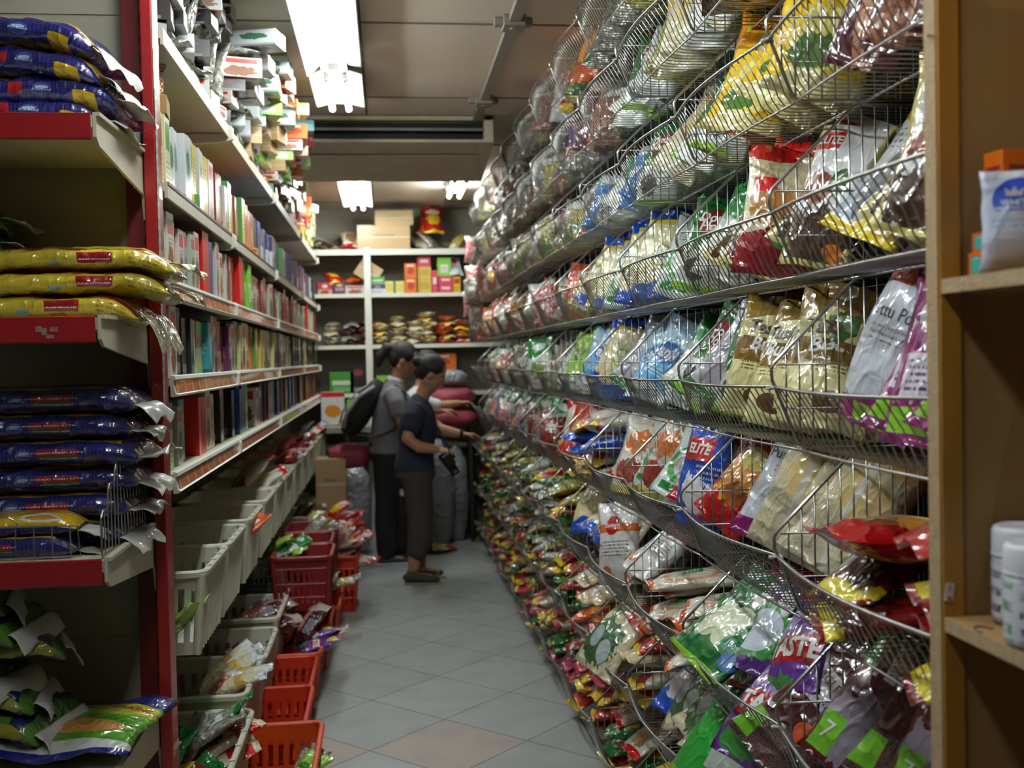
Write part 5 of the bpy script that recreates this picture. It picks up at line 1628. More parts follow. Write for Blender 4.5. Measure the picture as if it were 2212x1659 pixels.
# big sacks on the floor at the far end
def bulk_sack(x, y, z0, w, d, h, mat, seed, label, group, rz=0.0, lying=False):
    rings = []
    n, mm = 28, 14
    for j in range(mm + 1):
        v = j / mm
        pr = (math.sin(PI * min(max(v * .9 + .06, 0), 1))) ** .35
        if v > .86:
            pr *= 1 - (v - .86) * 3.6
        row = []
        for k in range(n):
            a = 2 * PI * k / n
            ca, sa = math.cos(a), math.sin(a)
            q = Vector((ca * 1.5 + seed, sa * 1.5, v * 3))
            f = 1 + noise.noise(q) * .12 + noise.noise(q * 3) * .05
            row.append((w / 2 * pr * f * math.copysign(abs(ca) ** .8, ca), d / 2 * pr * f * math.copysign(abs(sa) ** .8, sa), h * v))
        rings.append(row)
    mb = MB().loft(rings)
    o = mb.obj('bulk_sack', mat, None, True, (x, y, z0))
    if lying:
        o.rotation_euler = (0, PI / 2, rz)
    else:
        o.rotation_euler = (0, 0, rz)
    return tag(o, label, 'sack', group)


SK_W = art('woven_white_sack', C(176, 176, 178), [('grain', 5, .12, C(112, 114, 126)), ('print', .2, .8, .3, .6, 3, C(90, 96, 120))], .35, .7, .12, .9, 6.0)
SK_P = plain('pink_sack_cloth', C(150, 52, 70), .6, var=.15, scale=14, bump=.3)
bulk_sack(-.26, 8.45, .001, .26, .26, .72, SK_W, 1, 'tall white plastic sack on the floor left of the backpack wearer', 'white sacks at the far end')
bulk_sack(-.36, 8.80, .001, .28, .16, .80, SK_W, 2, 'white plastic sack behind the left one at the far end', 'white sacks at the far end')
bulk_sack(.40, 8.72, .001, .30, .26, .86, SK_W, 3, 'tall white plastic sack with blue print right of the shoppers', 'white sacks at the far end')
bulk_sack(.56, 8.86, .001, .20, .16, .80, SK_W, 4, 'narrow white plastic sack against the far right shelving', 'white sacks at the far end')
bulk_sack(.34, 8.86, 1.02, .16, .26, .42, SK_P, 5, 'pink sack lying, lower of two behind the reaching hands', 'pink sacks at the far end', lying=True)
bulk_sack(.34, 8.86, 1.20, .18, .26, .40, SK_P, 6, 'pink sack lying, upper of two behind the reaching hands', 'pink sacks at the far end', lying=True)
bulk_sack(.34, 8.86, 1.36, .14, .24, .34, SK_W, 9, 'white sack lying on the two pink sacks', 'pink sacks at the far end', lying=True)
bulk_sack(-.44, 8.10, .80, .18, .26, .32, SK_P, 7, 'pink sack lying beside the backpack at the left', 'pink sacks at the far end', lying=True)
cb = carton('carton', (.22, .26, .37), (-.42, 8.05, .426), 0, 'brown carton on its end under the pink sack at the left', None, 'stock_carton')
cb2 = carton('carton', (.24, .28, .42), (-.42, 8.05, .001), .04, 'brown carton standing on the floor beside the farthest orange crate', None, 'stock_carton')
st = MB().box(-.02, .38, -.12, .12, .97, 1.0)
for x in (0, .34):
    for y in (-.11, .08):
        st.box(x, x + .03, y, y + .03, .0, .97)
o = st.obj('sack_stand', DARK_M, None, False, (.33, 8.88, 0))
tag(o, 'dark low stand under the pink sacks at the far end', 'stand')
for i, (x, y) in enumerate([(.30, 8.36), (.42, 8.34), (.50, 8.42), (.36, 8.46)]):
    packet(['chilli', 'greenyellow', 'redyellow', 'mixgreen'][i], i % 3, Vector((x, y, .03)), RZ(i * 1.1) @ RX(-PI / 2), '%s packet dropped on the floor before the white sacks' % DES[['chilli', 'greenyellow', 'redyellow', 'mixgreen'][i]][0], 'packets on the far floor', 'snack_packet')

# ================================================================== plywood shelf unit at the right
t = NT('plywood')
tc = t.n('ShaderNodeTexCoord').outputs['Object']
mp = t.n('ShaderNodeMapping')
mp.inputs['Scale'].default_value = (2.2, 2.2, .8)
t.t.links.new(tc, mp.inputs[0])
nz = t.noise(1.3, 2, mp.outputs[0])
wv = t.math('FRACT', t.math('MULTIPLY', nz, 9))
mp2 = t.n('ShaderNodeMapping')
mp2.inputs['Scale'].default_value = (90, 90, 5)
t.t.links.new(tc, mp2.inputs[0])
fine = t.noise(1, 4, mp2.outputs[0])
c1 = t.mix(wv, C(150, 114, 68), C(166, 128, 78))
c1 = t.mix(t.math('MULTIPLY', fine, .35), c1, C(122, 86, 46))
c1 = t.mix(t.math('MULTIPLY', t.ramp(t.noise(3, 5, tc), .5, .75), .35), c1, C(120, 98, 68))
t.set(col=c1, rough=.6, normal=t.bump(fine, .15, .003))
PLY = t.m
t = NT('yellow_varnished_batten')
tc = t.n('ShaderNodeTexCoord').outputs['Object']
mp2 = t.n('ShaderNodeMapping')
mp2.inputs['Scale'].default_value = (80, 80, 3)
t.t.links.new(tc, mp2.inputs[0])
fine = t.noise(1, 4, mp2.outputs[0])
c1 = t.mix(fine, C(176, 124, 42), C(146, 98, 34))
c1 = t.mix(t.math('MULTIPLY', t.ramp(t.noise(5, 5, tc), .5, .7), .4), c1, C(110, 80, 40))
t.set(col=c1, rough=.5)
BATT = t.m
EDGE = plain('raw_plywood_edge', C(176, 148, 112), .75, var=.2, scale=60, bump=.5, bscale=200)
pu = empty('plywood_shelf_unit', 'worn plywood open shelf unit filling the right edge of the view', 'shelf unit', (.9, .75, 0))
px_, py_ = -.9, -.75
YP = 1.285
m = MB().box(.7015 + px_, 1.12 + px_, YP + py_, YP + .028 + py_, 0, 2.62)
m.obj('side_panel', PLY, pu)
MB().box(.700 + px_, .7014 + px_, YP + py_, YP + .028 + py_, 0, 2.62).obj('raw_edge', EDGE, pu)
MB().box(.7016 + px_, .7295 + px_, YP - .005 + py_, YP - .0002 + py_, 0, 2.62).obj('batten', BATT, pu, bevel=.001)
MB().box(.7015 + px_, 1.12 + px_, .25 + py_, .278 + py_, 0, 2.62).obj('side_panel', PLY, pu)
MB().box(1.10 + px_, 1.12 + px_, .28 + py_, YP - .001 + py_, 0, 2.62).obj('back_board', PLY, pu)
for z in (2.30, 1.607, 1.176, .70, .2):
    s_ = MB().box(.7035 + px_, 1.099 + px_, .28 + py_, YP - .0055 + py_, z - .018, z).obj('shelf_board', PLY, pu)
    MB().box(.7020 + px_, .7034 + px_, .28 + py_, YP - .0055 + py_, z - .018, z).obj('raw_edge', EDGE, s_)
MB().box(.690 + px_, .6995 + px_, YP + .002 + py_, YP + .006 + py_, 1.915, 1.918).obj('masking_tape', plain('tape', C(190, 176, 150), .5), pu)
# small price tag stuck on the batten
tg = empty('price_tag', 'small white sticker with red print on the yellow batten above the lower shelf', 'sticker', (.7085, YP - .0062, 1.208), (0, math.radians(8), 0))
MB().box(-.0055, .0055, -.0008, .0008, -.0115, .0115).obj('sticker', plain('sticker_paper', C(200, 192, 178), .5), tg)
mm = MB()
for q in range(3):
    mm.box(-.002, .0015, -.0010, -.0009, .001 + q * .003, .0025 + q * .003)
mm.lathe([(0.0001, 0), (.0028, 0), (.0028, .0003), (.0001, .0003)], 12, 0, Matrix.Translation((0.001, -.0009, -.008)) @ Matrix.Rotation(PI / 2, 4, 'X'))
mm.obj('red_print', INKS[1], tg)

# orange and teal cartons on the upper plywood shelf
t = art('print_orange_teal', C(226, 110, 20), [('rect', .14, .86, .10, .88, C(150, 30, 40)), ('rect', .18, .82, .13, .84, C(70, 176, 164)), ('print', .25, .75, .72, .8, 1, C(200, 230, 220))], .4, .3, .2, kind='flat')
def ocart(x, y, z, w, d, h, label, rz=0):
    mb = MB().box(-w / 2, w / 2, -d / 2, d / 2, 0, h)
    zz = mb.obj('tea_carton', t, None, False, (x, y, z), bevel=.0008)
    zz.rotation_euler = (0, 0, rz)
    tag(zz, label, 'carton', 'orange and teal cartons on the plywood shelf')
ocart(.788, 1.252, 1.6075, .066, .036, .155, 'tall orange and teal carton behind the white packet on the plywood shelf', .10)
ocart(.765, 1.248, 1.6075, .072, .030, .030, 'low orange and teal carton at the foot of the white packet, lower', .06)
ocart(.768, 1.249, 1.6383, .068, .028, .024, 'low orange and teal carton at the foot of the white packet, upper', .06)
bagm = art('print_white_salt', C(196, 200, 224), [('ell', .55, .70, .43, .23, C(48, 80, 190)), ('rect', 0, 1, .40, .60, C(200, 206, 226)), ('rect', .10, 1, .615, .64, C(170, 184, 220)), ('print', .1, .95, .44, .56, 2, C(140, 160, 210)), ('below', .36, .04, 3, 0, C(190, 192, 212)), ('band', .93, 1, C(214, 216, 230))], .35, .6, .12, .3, 12)
wb = pillow(.086, .122, .045, 2.2, [('WHITE', .42, .675, .0105, W_, 0, .02)], nu=12, nv=16, wr=.002, slump=.6)
mm = wb
# small crown on the blue badge
sf_pts = [(-.5, 0), (-.62, .55), (-.25, .25), (0, .62), (.25, .25), (.62, .55), (.5, 0)]
wo = bpy.data.objects.new('flour_packet', wb.mesh('white_packet', [bagm] + INKS, True))
COL.objects.link(wo)
wo.matrix_world = Matrix.Translation((.757, 1.205, 1.6085)) @ (RZ(-.25) @ RX(.03)).to_4x4()
tag(wo, 'white packet with a blue crowned badge on the plywood shelf', 'packet')
cr = MB()
cr.add([(x * .018, 0, z * .018) for x, z in sf_pts], [(0, 1, 2), (0, 2, 6), (2, 3, 4), (2, 4, 6), (4, 5, 6)])
cro = cr.obj('crown_emblem', INKS[0], wo, False, (-.009, -.0215, .0905))
# two white jars on the lower plywood shelf
def jar(x, y, z, s, label, seed):
    e = empty('plastic_jar', label, 'jar', (x, y, z), (0, 0, seed), 'white jars on the plywood shelf')
    prof = [(.001, 0), (.030, 0), (.035, .004), (.036, .012), (.036, .074), (.035, .082), (.030, .086), (.030, .090)]
    jm = art('print_jar', C(214, 214, 228), [('print', .02, .40, .22, .88, 14, C(50, 52, 80), 190), ('rect', .16, .22, .45, .62, C(40, 40, 50)), ('print', .6, .98, .25, .85, 10, C(60, 130, 70), 150), ('rect', .62, .8, .4, .5, C(190, 60, 60)), ('print', .42, .58, .2, .85, 14, C(50, 52, 80), 190)], .35, .5, .1, kind='flat')
    mb = MB().lathe([(r * s, q * s) for r, q in prof], 32)
    mb.obj('jar_body', jm, e, True)
    lid = [(.031, .080), (.0350, .081), (.0355, .086), (.0355, .112), (.033, .117), (.028, .119), (.026, .117), (.001, .117)]
    m2 = MB().lathe([(r * s, q * s) for r, q in lid], 40)
    m2.lathe([(.034 * s, .0815 * s), (.0362 * s, .083 * s), (.0362 * s, .0855 * s), (.034 * s, .087 * s)], 40)
    m2.obj('lid', plain('white_lid', C(216, 216, 226), .4, var=.02), e, True)
jar(.779, 1.230, 1.1765, 1.03, 'white plastic jar with printed label, the rear one on the lower plywood shelf', .9)
jar(.735, 1.135, 1.1765, 1.0, 'white plastic jar with black print, the front one on the lower plywood shelf', 3.5)
mm = MB()
arc = [(.715 + .012 * math.cos(a), 1.205 + .02 * math.sin(a), 1.1768) for a in np.linspace(.3, 3.6, 12)]
mm.tube(arc, .0012, 5)
rb = mm.obj('rubber_band', plain('dark_rubber', C(60, 40, 30), .5))
tag(rb, 'dark loop lying on the lower plywood shelf beside the jars', 'rubber band')
# ================================================================== people
SKIN = plain('skin', C(176, 128, 100), .5, var=.05, scale=20)
SKIN.node_tree.nodes['Principled BSDF'].inputs['Subsurface Weight'].default_value = .0
HAIR = plain('black_hair', C(16, 13, 13), .65, var=.3, scale=90, bump=.5, bscale=140)
NAVY = plain('navy_cotton', C(26, 34, 56), .85, var=.15, scale=9, bump=.2, bscale=40)
TROU = plain('charcoal_brown_cotton', C(62, 55, 50), .9, var=.15, scale=9, bump=.2, bscale=40)
BLK = plain('black_cotton', C(16, 16, 18), .85, var=.2, scale=9)
GREYT = NT('grey_striped_cotton')
_tc = GREYT.n('ShaderNodeTexCoord').outputs['Object']
_sx = GREYT.n('ShaderNodeSeparateXYZ')
GREYT.t.links.new(_tc, _sx.inputs[0])
GREYT.set(col=GREYT.mix(GREYT.math('GREATER_THAN', GREYT.math('FRACT', GREYT.math('MULTIPLY', _sx.outputs[2], 55)), .75), C(120, 118, 124), C(92, 90, 98)), rough=.9)
GREYT = GREYT.m
OLIVE = plain('olive_canvas', C(56, 60, 40), .85, var=.15)
SOLE = plain('pale_sole', C(150, 140, 120), .7)
WSH = plain('white_cotton', C(206, 208, 212), .85)


def ring(c, d, up, ra, rb, n=16):
    """ellipse round c, normal d; ra sideways, rb along up"""
    d = Vector(d).normalized()
    s = Vector(up).cross(d)
    s.normalize()
    u = d.cross(s)
    return [tuple(Vector(c) + s * (ra * math.cos(2 * PI * k / n)) + u * (rb * math.sin(2 * PI * k / n))) for k in range(n)]


def limb(mb, pts, rad, up=(0, 1, 0), n=16):
    """lofted limb: points with (ra, rb) radii; rounded ends"""
    P = [Vector(p) for p in pts]
    rr_ = [r if isinstance(r, tuple) else (r, r) for r in rad]
    rings = []
    d0 = (P[1] - P[0]).normalized()
    m_ = min(rr_[0])
    rings.append(ring(P[0] - d0 * m_ * .8, d0, up, rr_[0][0] * .35, rr_[0][1] * .35, n))
    for i, p in enumerate(P):
        d = (P[min(i + 1, len(P) - 1)] - P[max(i - 1, 0)]).normalized()
        rings.append(ring(p, d, up, rr_[i][0], rr_[i][1], n))
    d1 = (P[-1] - P[-2]).normalized()
    m_ = min(rr_[-1])
    rings.append(ring(P[-1] + d1 * m_ * .8, d1, up, rr_[-1][0] * .35, rr_[-1][1] * .35, n))
    mb.loft(rings)


def ball(mb, c, rx, ry, rz, n=16):
    rings = []
    for j in range(1, 10):
        a = PI * j / 10
        rings.append([(c[0] + rx * math.sin(a) * math.cos(2 * PI * k / n), c[1] + ry * math.sin(a) * math.sin(2 * PI * k / n), c[2] - rz * math.cos(a)) for k in range(n)])
    mb.loft(rings)


def fuse(mb, name, mat, parent, voxel=.006, smooth=4):
    """join overlapping lofts into one continuous skin"""
    o = mb.obj(name, mat, parent, True)
    r_ = o.modifiers.new('remesh', 'REMESH')
    r_.mode = 'VOXEL'
    r_.voxel_size = voxel
    r_.use_smooth_shade = True
    s = o.modifiers.new('smooth', 'SMOOTH')
    s.iterations = smooth
    s.factor = .6
    return o


def hand(mb, wrist, d, palm_n, curl=.5, s=1.0, thumb=1):
    """d = direction of the fingers, palm_n = way the palm faces; palm + four fingers + thumb"""
    d = Vector(d).normalized()
    pn = Vector(palm_n).normalized()
    side = d.cross(pn).normalized() * thumb
    w = Vector(wrist)
    limb(mb, [w - d * .01, w + d * .03 * s, w + d * .075 * s], [(.020 * s, .015 * s), (.034 * s, .014 * s), (.036 * s, .012 * s)], up=pn)
    for i, (off, ln) in enumerate(((.027, .066), (.009, .074), (-.009, .068), (-.026, .054))):
        a = w + d * (.072 * s) + side * off * s
        ang = 0
        pts = [a]
        p = a
        for k, f in enumerate((.42, .32, .26)):
            ang += curl * (.9 + .15 * i)
            dd = (d * math.cos(ang) + pn * math.sin(ang)).normalized()
            p = p + dd * ln * f * s
            pts.append(p)
        limb(mb, pts, [.0088 * s, .0085 * s, .0078 * s, .0068 * s], up=side, n=8)
    a = w + d * .022 * s + side * .026 * s
    b = a + (side * .8 + d * .5 + pn * .3).normalized() * .032 * s
    c = b + (side * .25 + d * .8 + pn * .5).normalized() * .028 * s
    e = c + (d * .8 + pn * .6).normalized() * .02 * s
    limb(mb, [a, b, c, e], [.012 * s, .0105 * s, .009 * s, .0075 * s], up=pn, n=8)


def head(mb, c, face, tilt_down, s=1.0):
    """head with brow, nose, lips, chin, jaw and ears. face: horizontal direction it looks; returns transform"""
    f = Vector(face).normalized()
    side = Vector((0, 0, 1)).cross(f)
    M = Matrix.Translation(c) @ Matrix((tuple([f.x, side.x, 0, 0]), tuple([f.y, side.y, 0, 0]), (0, 0, 1, 0), (0, 0, 0, 1))) @ Matrix.Rotation(tilt_down, 4, 'Y')
    t_ = MB()
    ball(t_, (-.008 * s, 0, .025 * s), .092 * s, .074 * s, .098 * s, 20)          # cranium
    ball(t_, (.028 * s, 0, -.035 * s), .058 * s, .056 * s, .074 * s, 18)          # face
    ball(t_, (.060 * s, 0, -.088 * s), .022 * s, .026 * s, .020 * s, 12)          # chin
    ball(t_, (.074 * s, 0, .018 * s), .014 * s, .045 * s, .012 * s, 12)           # brow
    limb(t_, [(.084 * s, 0, .008 * s), (.098 * s, 0, -.022 * s)], [.009 * s, .013 * s], n=10)   # nose
    ball(t_, (.086 * s, .011 * s, -.030 * s), .009 * s, .007 * s, .006 * s, 8)
    ball(t_, (.086 * s, -.011 * s, -.030 * s), .009 * s, .007 * s, .006 * s, 8)
    ball(t_, (.082 * s, 0, -.052 * s), .010 * s, .020 * s, .005 * s, 10)          # lips
    ball(t_, (.080 * s, 0, -.061 * s), .010 * s, .018 * s, .006 * s, 10)
    for q in (-1, 1):
        ball(t_, (.048 * s, q * .034 * s, -.030 * s), .026 * s, .022 * s, .026 * s, 10)   # cheeks
        ball(t_, (-.002 * s, q * .074 * s, -.012 * s), .018 * s, .008 * s, .030 * s, 10)  # ears
        limb(t_, [(-.01 * s, q * .05 * s, -.06 * s), (.045 * s, q * .03 * s, -.085 * s)], [.022 * s, .018 * s], n=8)   # jaw
    mb.add([tuple(M @ Vector(p)) for p in t_.v], t_.f)
    return M


def eyes(parent, M, s=1.0):
    m1, m2 = MB(), MB()
    for q in (-1, 1):
        ball(m1, M @ Vector((.076 * s, q * .030 * s, .0)), .0095 * s, .0095 * s, .0075 * s, 10)
        ball(m2, M @ Vector((.0825 * s, q * .030 * s, -.001)), .0045 * s, .0045 * s, .0045 * s, 8)
        limb(m2, [M @ Vector((.082 * s, q * .016 * s, .020 * s)), M @ Vector((.080 * s, q * .032 * s, .025 * s)), M @ Vector((.070 * s, q * .048 * s, .019 * s))], [.0028 * s, .0036 * s, .0022 * s], n=6)
    m1.obj('eyes', plain('eye_white', C(206, 200, 194), .3), parent, True)
    m2.obj('eyebrows', HAIR, parent, True)


def foot_shoe(mb, heel, d, s=1.0, w=.043, h=.06):
    d = Vector(d).normalized()
    H = Vector(heel)
    L = .255 * s
    pts = [H + d * (L * k) + Vector((0, 0, z)) for k, z in ((.06, .034), (.22, .036), (.45, .030), (.70, .024), (.90, .019))]
    limb(mb, pts, [(w * .72, .032), (w * .80, .035), (w * .88, .029), (w, .023), (w * .75, .017)], up=(0, 0, 1))


# ---- woman in front: navy tee, charcoal trousers, holding a camera, reaching into the baskets
WY = 7.3
wp = empty('person', 'person in navy t-shirt, charcoal cropped trousers and olive shoes holding a black camera', 'person', (.2, WY, 0), group=None)
ox_, oy_ = -.2, -WY
def V(x, y, z): return Vector((x + ox_, y + oy_, z))
body = MB()
yR, yL = WY - .17, WY + .17       # right side faces the camera
limb(body, [V(.18, WY, .80), V(.19, WY, .92), V(.205, WY, 1.05), V(.215, WY, 1.16), V(.215, WY, 1.235)], [(.125, .095), (.115, .09), (.125, .09), (.130, .085), (.08, .058)], up=(1, 0, 0), n=22)
limb(body, [V(.215, WY, 1.20), V(.25, WY, 1.28), V(.285, WY, 1.345)], [(.060, .058), (.052, .052), (.055, .055)], up=(1, 0, 0))
Mh = head(body, V(.315, WY, 1.415), (1, -.10, 0), math.radians(30), 1.02)
limb(body, [V(.18, yR + .015, 1.19), V(.165, yR - .03, 1.11), V(.135, yR - .045, .99), V(.21, yR - .05, .935), V(.325, yR - .03, .915)], [.040, .046, .046, .041, .028])
hand(body, V(.325, yR - .03, .912), (1, .05, -.12), (.1, .35, -.9), .42, 1.0, 1)
limb(body, [V(.22, yL - .015, 1.185), V(.28, yL + .02, 1.10), V(.34, yL + .02, 1.03), V(.45, yL - .0, 1.0), V(.53, yL - .02, .985)], [.040, .044, .044, .036, .026])
hand(body, V(.53, yL - .02, .985), (1, -.05, -.05), (0, -.2, -1), .35, .95, -1)
for q, (kx, ax) in ((-1, (.20, .155)), (1, (.215, .21))):
    yy = WY + q * .085
    limb(body, [V(.18, yy, .78), V(.195, yy, .62), V(kx, yy, .46), V(kx - .02, yy, .32), V(ax, yy, .09)], [(.062, .07), (.060, .066), (.050, .054), (.048, .052), (.034, .038)], up=(1, 0, 0))
    limb(body, [V(ax - .02, yy, .05), V(ax + .12, yy, .03)], [.032, .028])
wb_ = fuse(body, 'body', SKIN, wp, .0065, 3)
eyes(wp, Mh, 1.02)
hr = MB()
def hb(m_, M, c, r_): ball(m_, M @ Vector(c), *r_)
hb(hr, Mh, (-.022, 0, .040), (.098, .083, .098))
hb(hr, Mh, (-.055, 0, -.005), (.055, .072, .07))
hb(hr, Mh, (-.125, 0, .028), (.042, .04, .04))
for q in (-1, 1):
    hb(hr, Mh, (.0, q * .052, .045), (.06, .032, .05))
fuse(hr, 'hair', HAIR, wp, .006, 3)
sh = MB()
limb(sh, [V(.18, WY, .765), V(.185, WY, .84), V(.195, WY, .93), V(.208, WY, 1.05), V(.215, WY, 1.15), V(.213, WY, 1.215)], [(.168, .142), (.160, .132), (.150, .122), (.165, .136), (.178, .118), (.12, .085)], up=(1, 0, 0), n=26)
ball(sh, V(.285, WY - .06, 1.06), .055, .06, .06)
ball(sh, V(.285, WY + .06, 1.06), .055, .06, .06)
limb(sh, [V(.19, yR + .035, 1.185), V(.17, yR - .015, 1.13), V(.158, yR - .035, 1.055)], [(.072, .068), (.072, .070), (.070, .066)])
limb(sh, [V(.22, yL - .035, 1.18), V(.26, yL + .01, 1.12), V(.295, yL + .02, 1.075)], [(.070, .066), (.068, .064), (.064, .062)])
fuse(sh, 't_shirt', NAVY, wp, .008, 4)
tr = MB()
limb(tr, [V(.182, WY, .82), V(.185, WY, .72)], [(.158, .132), (.170, .142)], up=(1, 0, 0), n=24)
for q, (kx, ax) in ((-1, (.205, .17)), (1, (.215, .205))):
    yy = WY + q * .085
    limb(tr, [V(.185, yy, .74), V(.20, yy, .62), V(kx + .005, yy, .46), V(kx, yy, .32), V(ax + .012, yy, .20)], [(.088, .105), (.084, .100), (.074, .088), (.076, .086), (.066, .072)], up=(1, 0, 0), n=20)
fuse(tr, 'trousers', TROU, wp, .008, 4)
for q, ax in ((-1, .155), (1, .21)):
    yy = WY + q * .085 - (.02 if q < 0 else 0)
    fs = MB()
    foot_shoe(fs, V(ax - .065 + (.0 if q < 0 else -.02), yy, .012), (1, -.12 if q < 0 else .05, 0))
    s_ = fuse(fs, 'shoe', OLIVE, wp, .006, 2)
    so = MB()
    H = V(ax - .06 + (.0 if q < 0 else -.02), yy, 0)
    so.prism([(H.x - .002, H.y - .026), (H.x + .10, H.y - .03 - .012), (H.x + .20, H.y - .042 - .022 * 1), (H.x + .252, H.y - .03 - .02), (H.x + .255, H.y + .0 - .02), (H.x + .20, H.y + .036 - .02), (H.x + .10, H.y + .032 - .01), (H.x - .002, H.y + .026)], .001, .014, 'z')
    so.obj('sole', SOLE, wp, bevel=.003)
# wrist watch
wt = MB()
wt.loft([ring(V(.505, yL - .015, .988), (1, -.1, -.05), (0, 0, 1), .031, .031), ring(V(.53, yL - .02, .985), (1, -.1, -.05), (0, 0, 1), .030, .030)], cap=True)
wt.obj('wrist_watch', BLK, wp, True)
# camera in her right hand
CAMB = plain('camera_black', C(18, 18, 20), .4, var=.1, bump=.2, bscale=200)
ca = empty('camera', 'black camera with lens held at waist height by the person in navy', 'camera', (.395, WY - .19, .845), (0, math.radians(60), math.radians(8)))
m = MB().box(-.045, .045, -.06, .06, -.035, .035)
m.box(-.02, .02, -.025, .025, .035, .055)
m.obj('camera_body', CAMB, ca, bevel=.008)
m = MB().lathe([(.001, 0), (.033, 0), (.034, .02), (.031, .022), (.031, .05), (.034, .052), (.034, .07), (.028, .07), (.026, .062), (.001, .062)], 24, 0, Matrix.Translation((.045, 0, 0)) @ Matrix.Rotation(PI / 2, 4, 'Y'))
m.obj('lens', CAMB, ca, True)
st = MB()
st.tube([(-.03, -.062, .03), (-.14, -.05, .05), (-.22, 0, .06), (-.15, .06, .05), (-.03, .062, .03)], .004, 6)
st.obj('strap', BLK, ca, True)

# ---- person behind with the black backpack
BY = 8.0
bp = empty('person', 'person in grey striped shirt and black trousers wearing a black backpack', 'person', (.02, BY, 0))
ox_, oy_ = -.02, -BY
body = MB()
yR, yL = BY - .17, BY + .17
limb(body, [V(-.01, BY, .86), V(-.005, BY, .98), V(.02, BY, 1.12), V(.045, BY, 1.25), V(.06, BY, 1.33)], [(.12, .09), (.11, .085), (.12, .09), (.13, .085), (.08, .058)], up=(1, 0, 0), n=22)
limb(body, [V(.06, BY, 1.30), V(.085, BY, 1.38), V(.11, BY, 1.44)], [(.06, .058), (.052, .052), (.055, .055)], up=(1, 0, 0))
Mh = head(body, V(.135, BY, 1.515), (1, -.05, 0), math.radians(28), 1.03)
limb(body, [V(.04, yR + .015, 1.28), V(.07, yR - .03, 1.18), V(.10, yR - .03, 1.07), V(.22, yR, 1.06), V(.30, yR + .03, 1.06)], [.040, .044, .045, .038, .027])
hand(body, V(.30, yR + .03, 1.06), (1, .1, -.1), (0, .2, -1), .5, 1.0, 1)
limb(body, [V(.06, yL - .015, 1.28), V(.14, yL, 1.19), V(.24, yL, 1.12), V(.34, yL, 1.12), V(.42, yL, 1.12)], [.040, .042, .042, .036, .026])
hand(body, V(.42, yL, 1.12), (1, 0, 0), (0, 0, -1), .4, 1.0, -1)
for q, ax in ((-1, -.03), (1, .08)):
    yy = BY + q * .085
    limb(body, [V(-.01, yy, .84), V(-.01, yy, .66), V(-.01 + q * .01, yy, .48), V(ax - .01, yy, .30), V(ax, yy, .09)], [(.062, .07), (.060, .066), (.050, .054), (.048, .052), (.034, .038)], up=(1, 0, 0))
    limb(body, [V(ax - .02, yy, .05), V(ax + .12, yy, .03)], [.032, .028])
fuse(body, 'body', SKIN, bp, .007, 3)
eyes(bp, Mh, 1.03)
hr = MB()
hb(hr, Mh, (-.025, 0, .042), (.100, .086, .100))
hb(hr, Mh, (-.06, 0, -.01), (.055, .075, .08))
limb(hr, [Mh @ Vector((-.10, 0, .06)), Mh @ Vector((-.15, 0, .03)), Mh @ Vector((-.165, 0, -.05)), Mh @ Vector((-.15, 0, -.12))], [.03, .042, .042, .022])
for q in (-1, 1):
    hb(hr, Mh, (.0, q * .055, .04), (.062, .03, .055))
fuse(hr, 'hair', HAIR, bp, .006, 3)
sh = MB()
limb(sh, [V(-.01, BY, .83), V(-.005, BY, .90), V(.0, BY, 1.0), V(.02, BY, 1.12), V(.045, BY, 1.24), V(.058, BY, 1.325)], [(.172, .135), (.162, .125), (.152, .118), (.168, .128), (.182, .118), (.12, .085)], up=(1, 0, 0), n=26)
limb(sh, [V(.045, yR + .03, 1.275), V(.07, yR - .02, 1.20), V(.085, yR - .03, 1.12)], [(.072, .068), (.070, .068), (.066, .064)])
limb(sh, [V(.06, yL - .03, 1.27), V(.13, yL - .0, 1.20), V(.18, yL, 1.155)], [(.070, .066), (.066, .064), (.062, .06)])
fuse(sh, 'shirt', GREYT, bp, .008, 4)
cl = MB()
cl.loft([ring(V(.062, BY, 1.345), (.3, 0, 1), (1, 0, 0), .078, .070, 20), ring(V(.078, BY, 1.385), (.3, 0, 1), (1, 0, 0), .062, .060, 20)], cap=False)
c_ = cl.obj('collar', WSH, bp, True)
c_.modifiers.new('solid', 'SOLIDIFY').thickness = .006
tr = MB()
limb(tr, [V(-.01, BY, .90), V(-.01, BY, .80)], [(.158, .125), (.168, .132)], up=(1, 0, 0), n=24)
for q, ax in ((-1, -.03), (1, .08)):
    yy = BY + q * .085
    limb(tr, [V(-.01, yy, .82), V(-.008, yy, .66), V(-.008 + q * .01, yy, .48), V(ax, yy, .30), V(ax + .01, yy, .09)], [(.09, .105), (.086, .098), (.076, .084), (.074, .08), (.072, .078)], up=(1, 0, 0), n=20)
fuse(tr, 'trousers', BLK, bp, .008, 4)
for q, ax in ((-1, -.03), (1, .08)):
    fs = MB()
    foot_shoe(fs, V(ax - .07, BY + q * .085, .010), (1, -.05 * q, 0))
    fuse(fs, 'shoe', plain('grey_trainer', C(50, 52, 56), .7), bp, .006, 2)
    so = MB()
    H = V(ax - .068, BY + q * .085, 0)
    so.prism([(H.x, H.y - .028), (H.x + .12, H.y - .034), (H.x + .22, H.y - .042), (H.x + .255, H.y - .02), (H.x + .255, H.y + .02), (H.x + .22, H.y + .042), (H.x + .12, H.y + .034), (H.x, H.y + .028)], .001, .016, 'z')
    so.obj('sole', WSH, bp, bevel=.003)
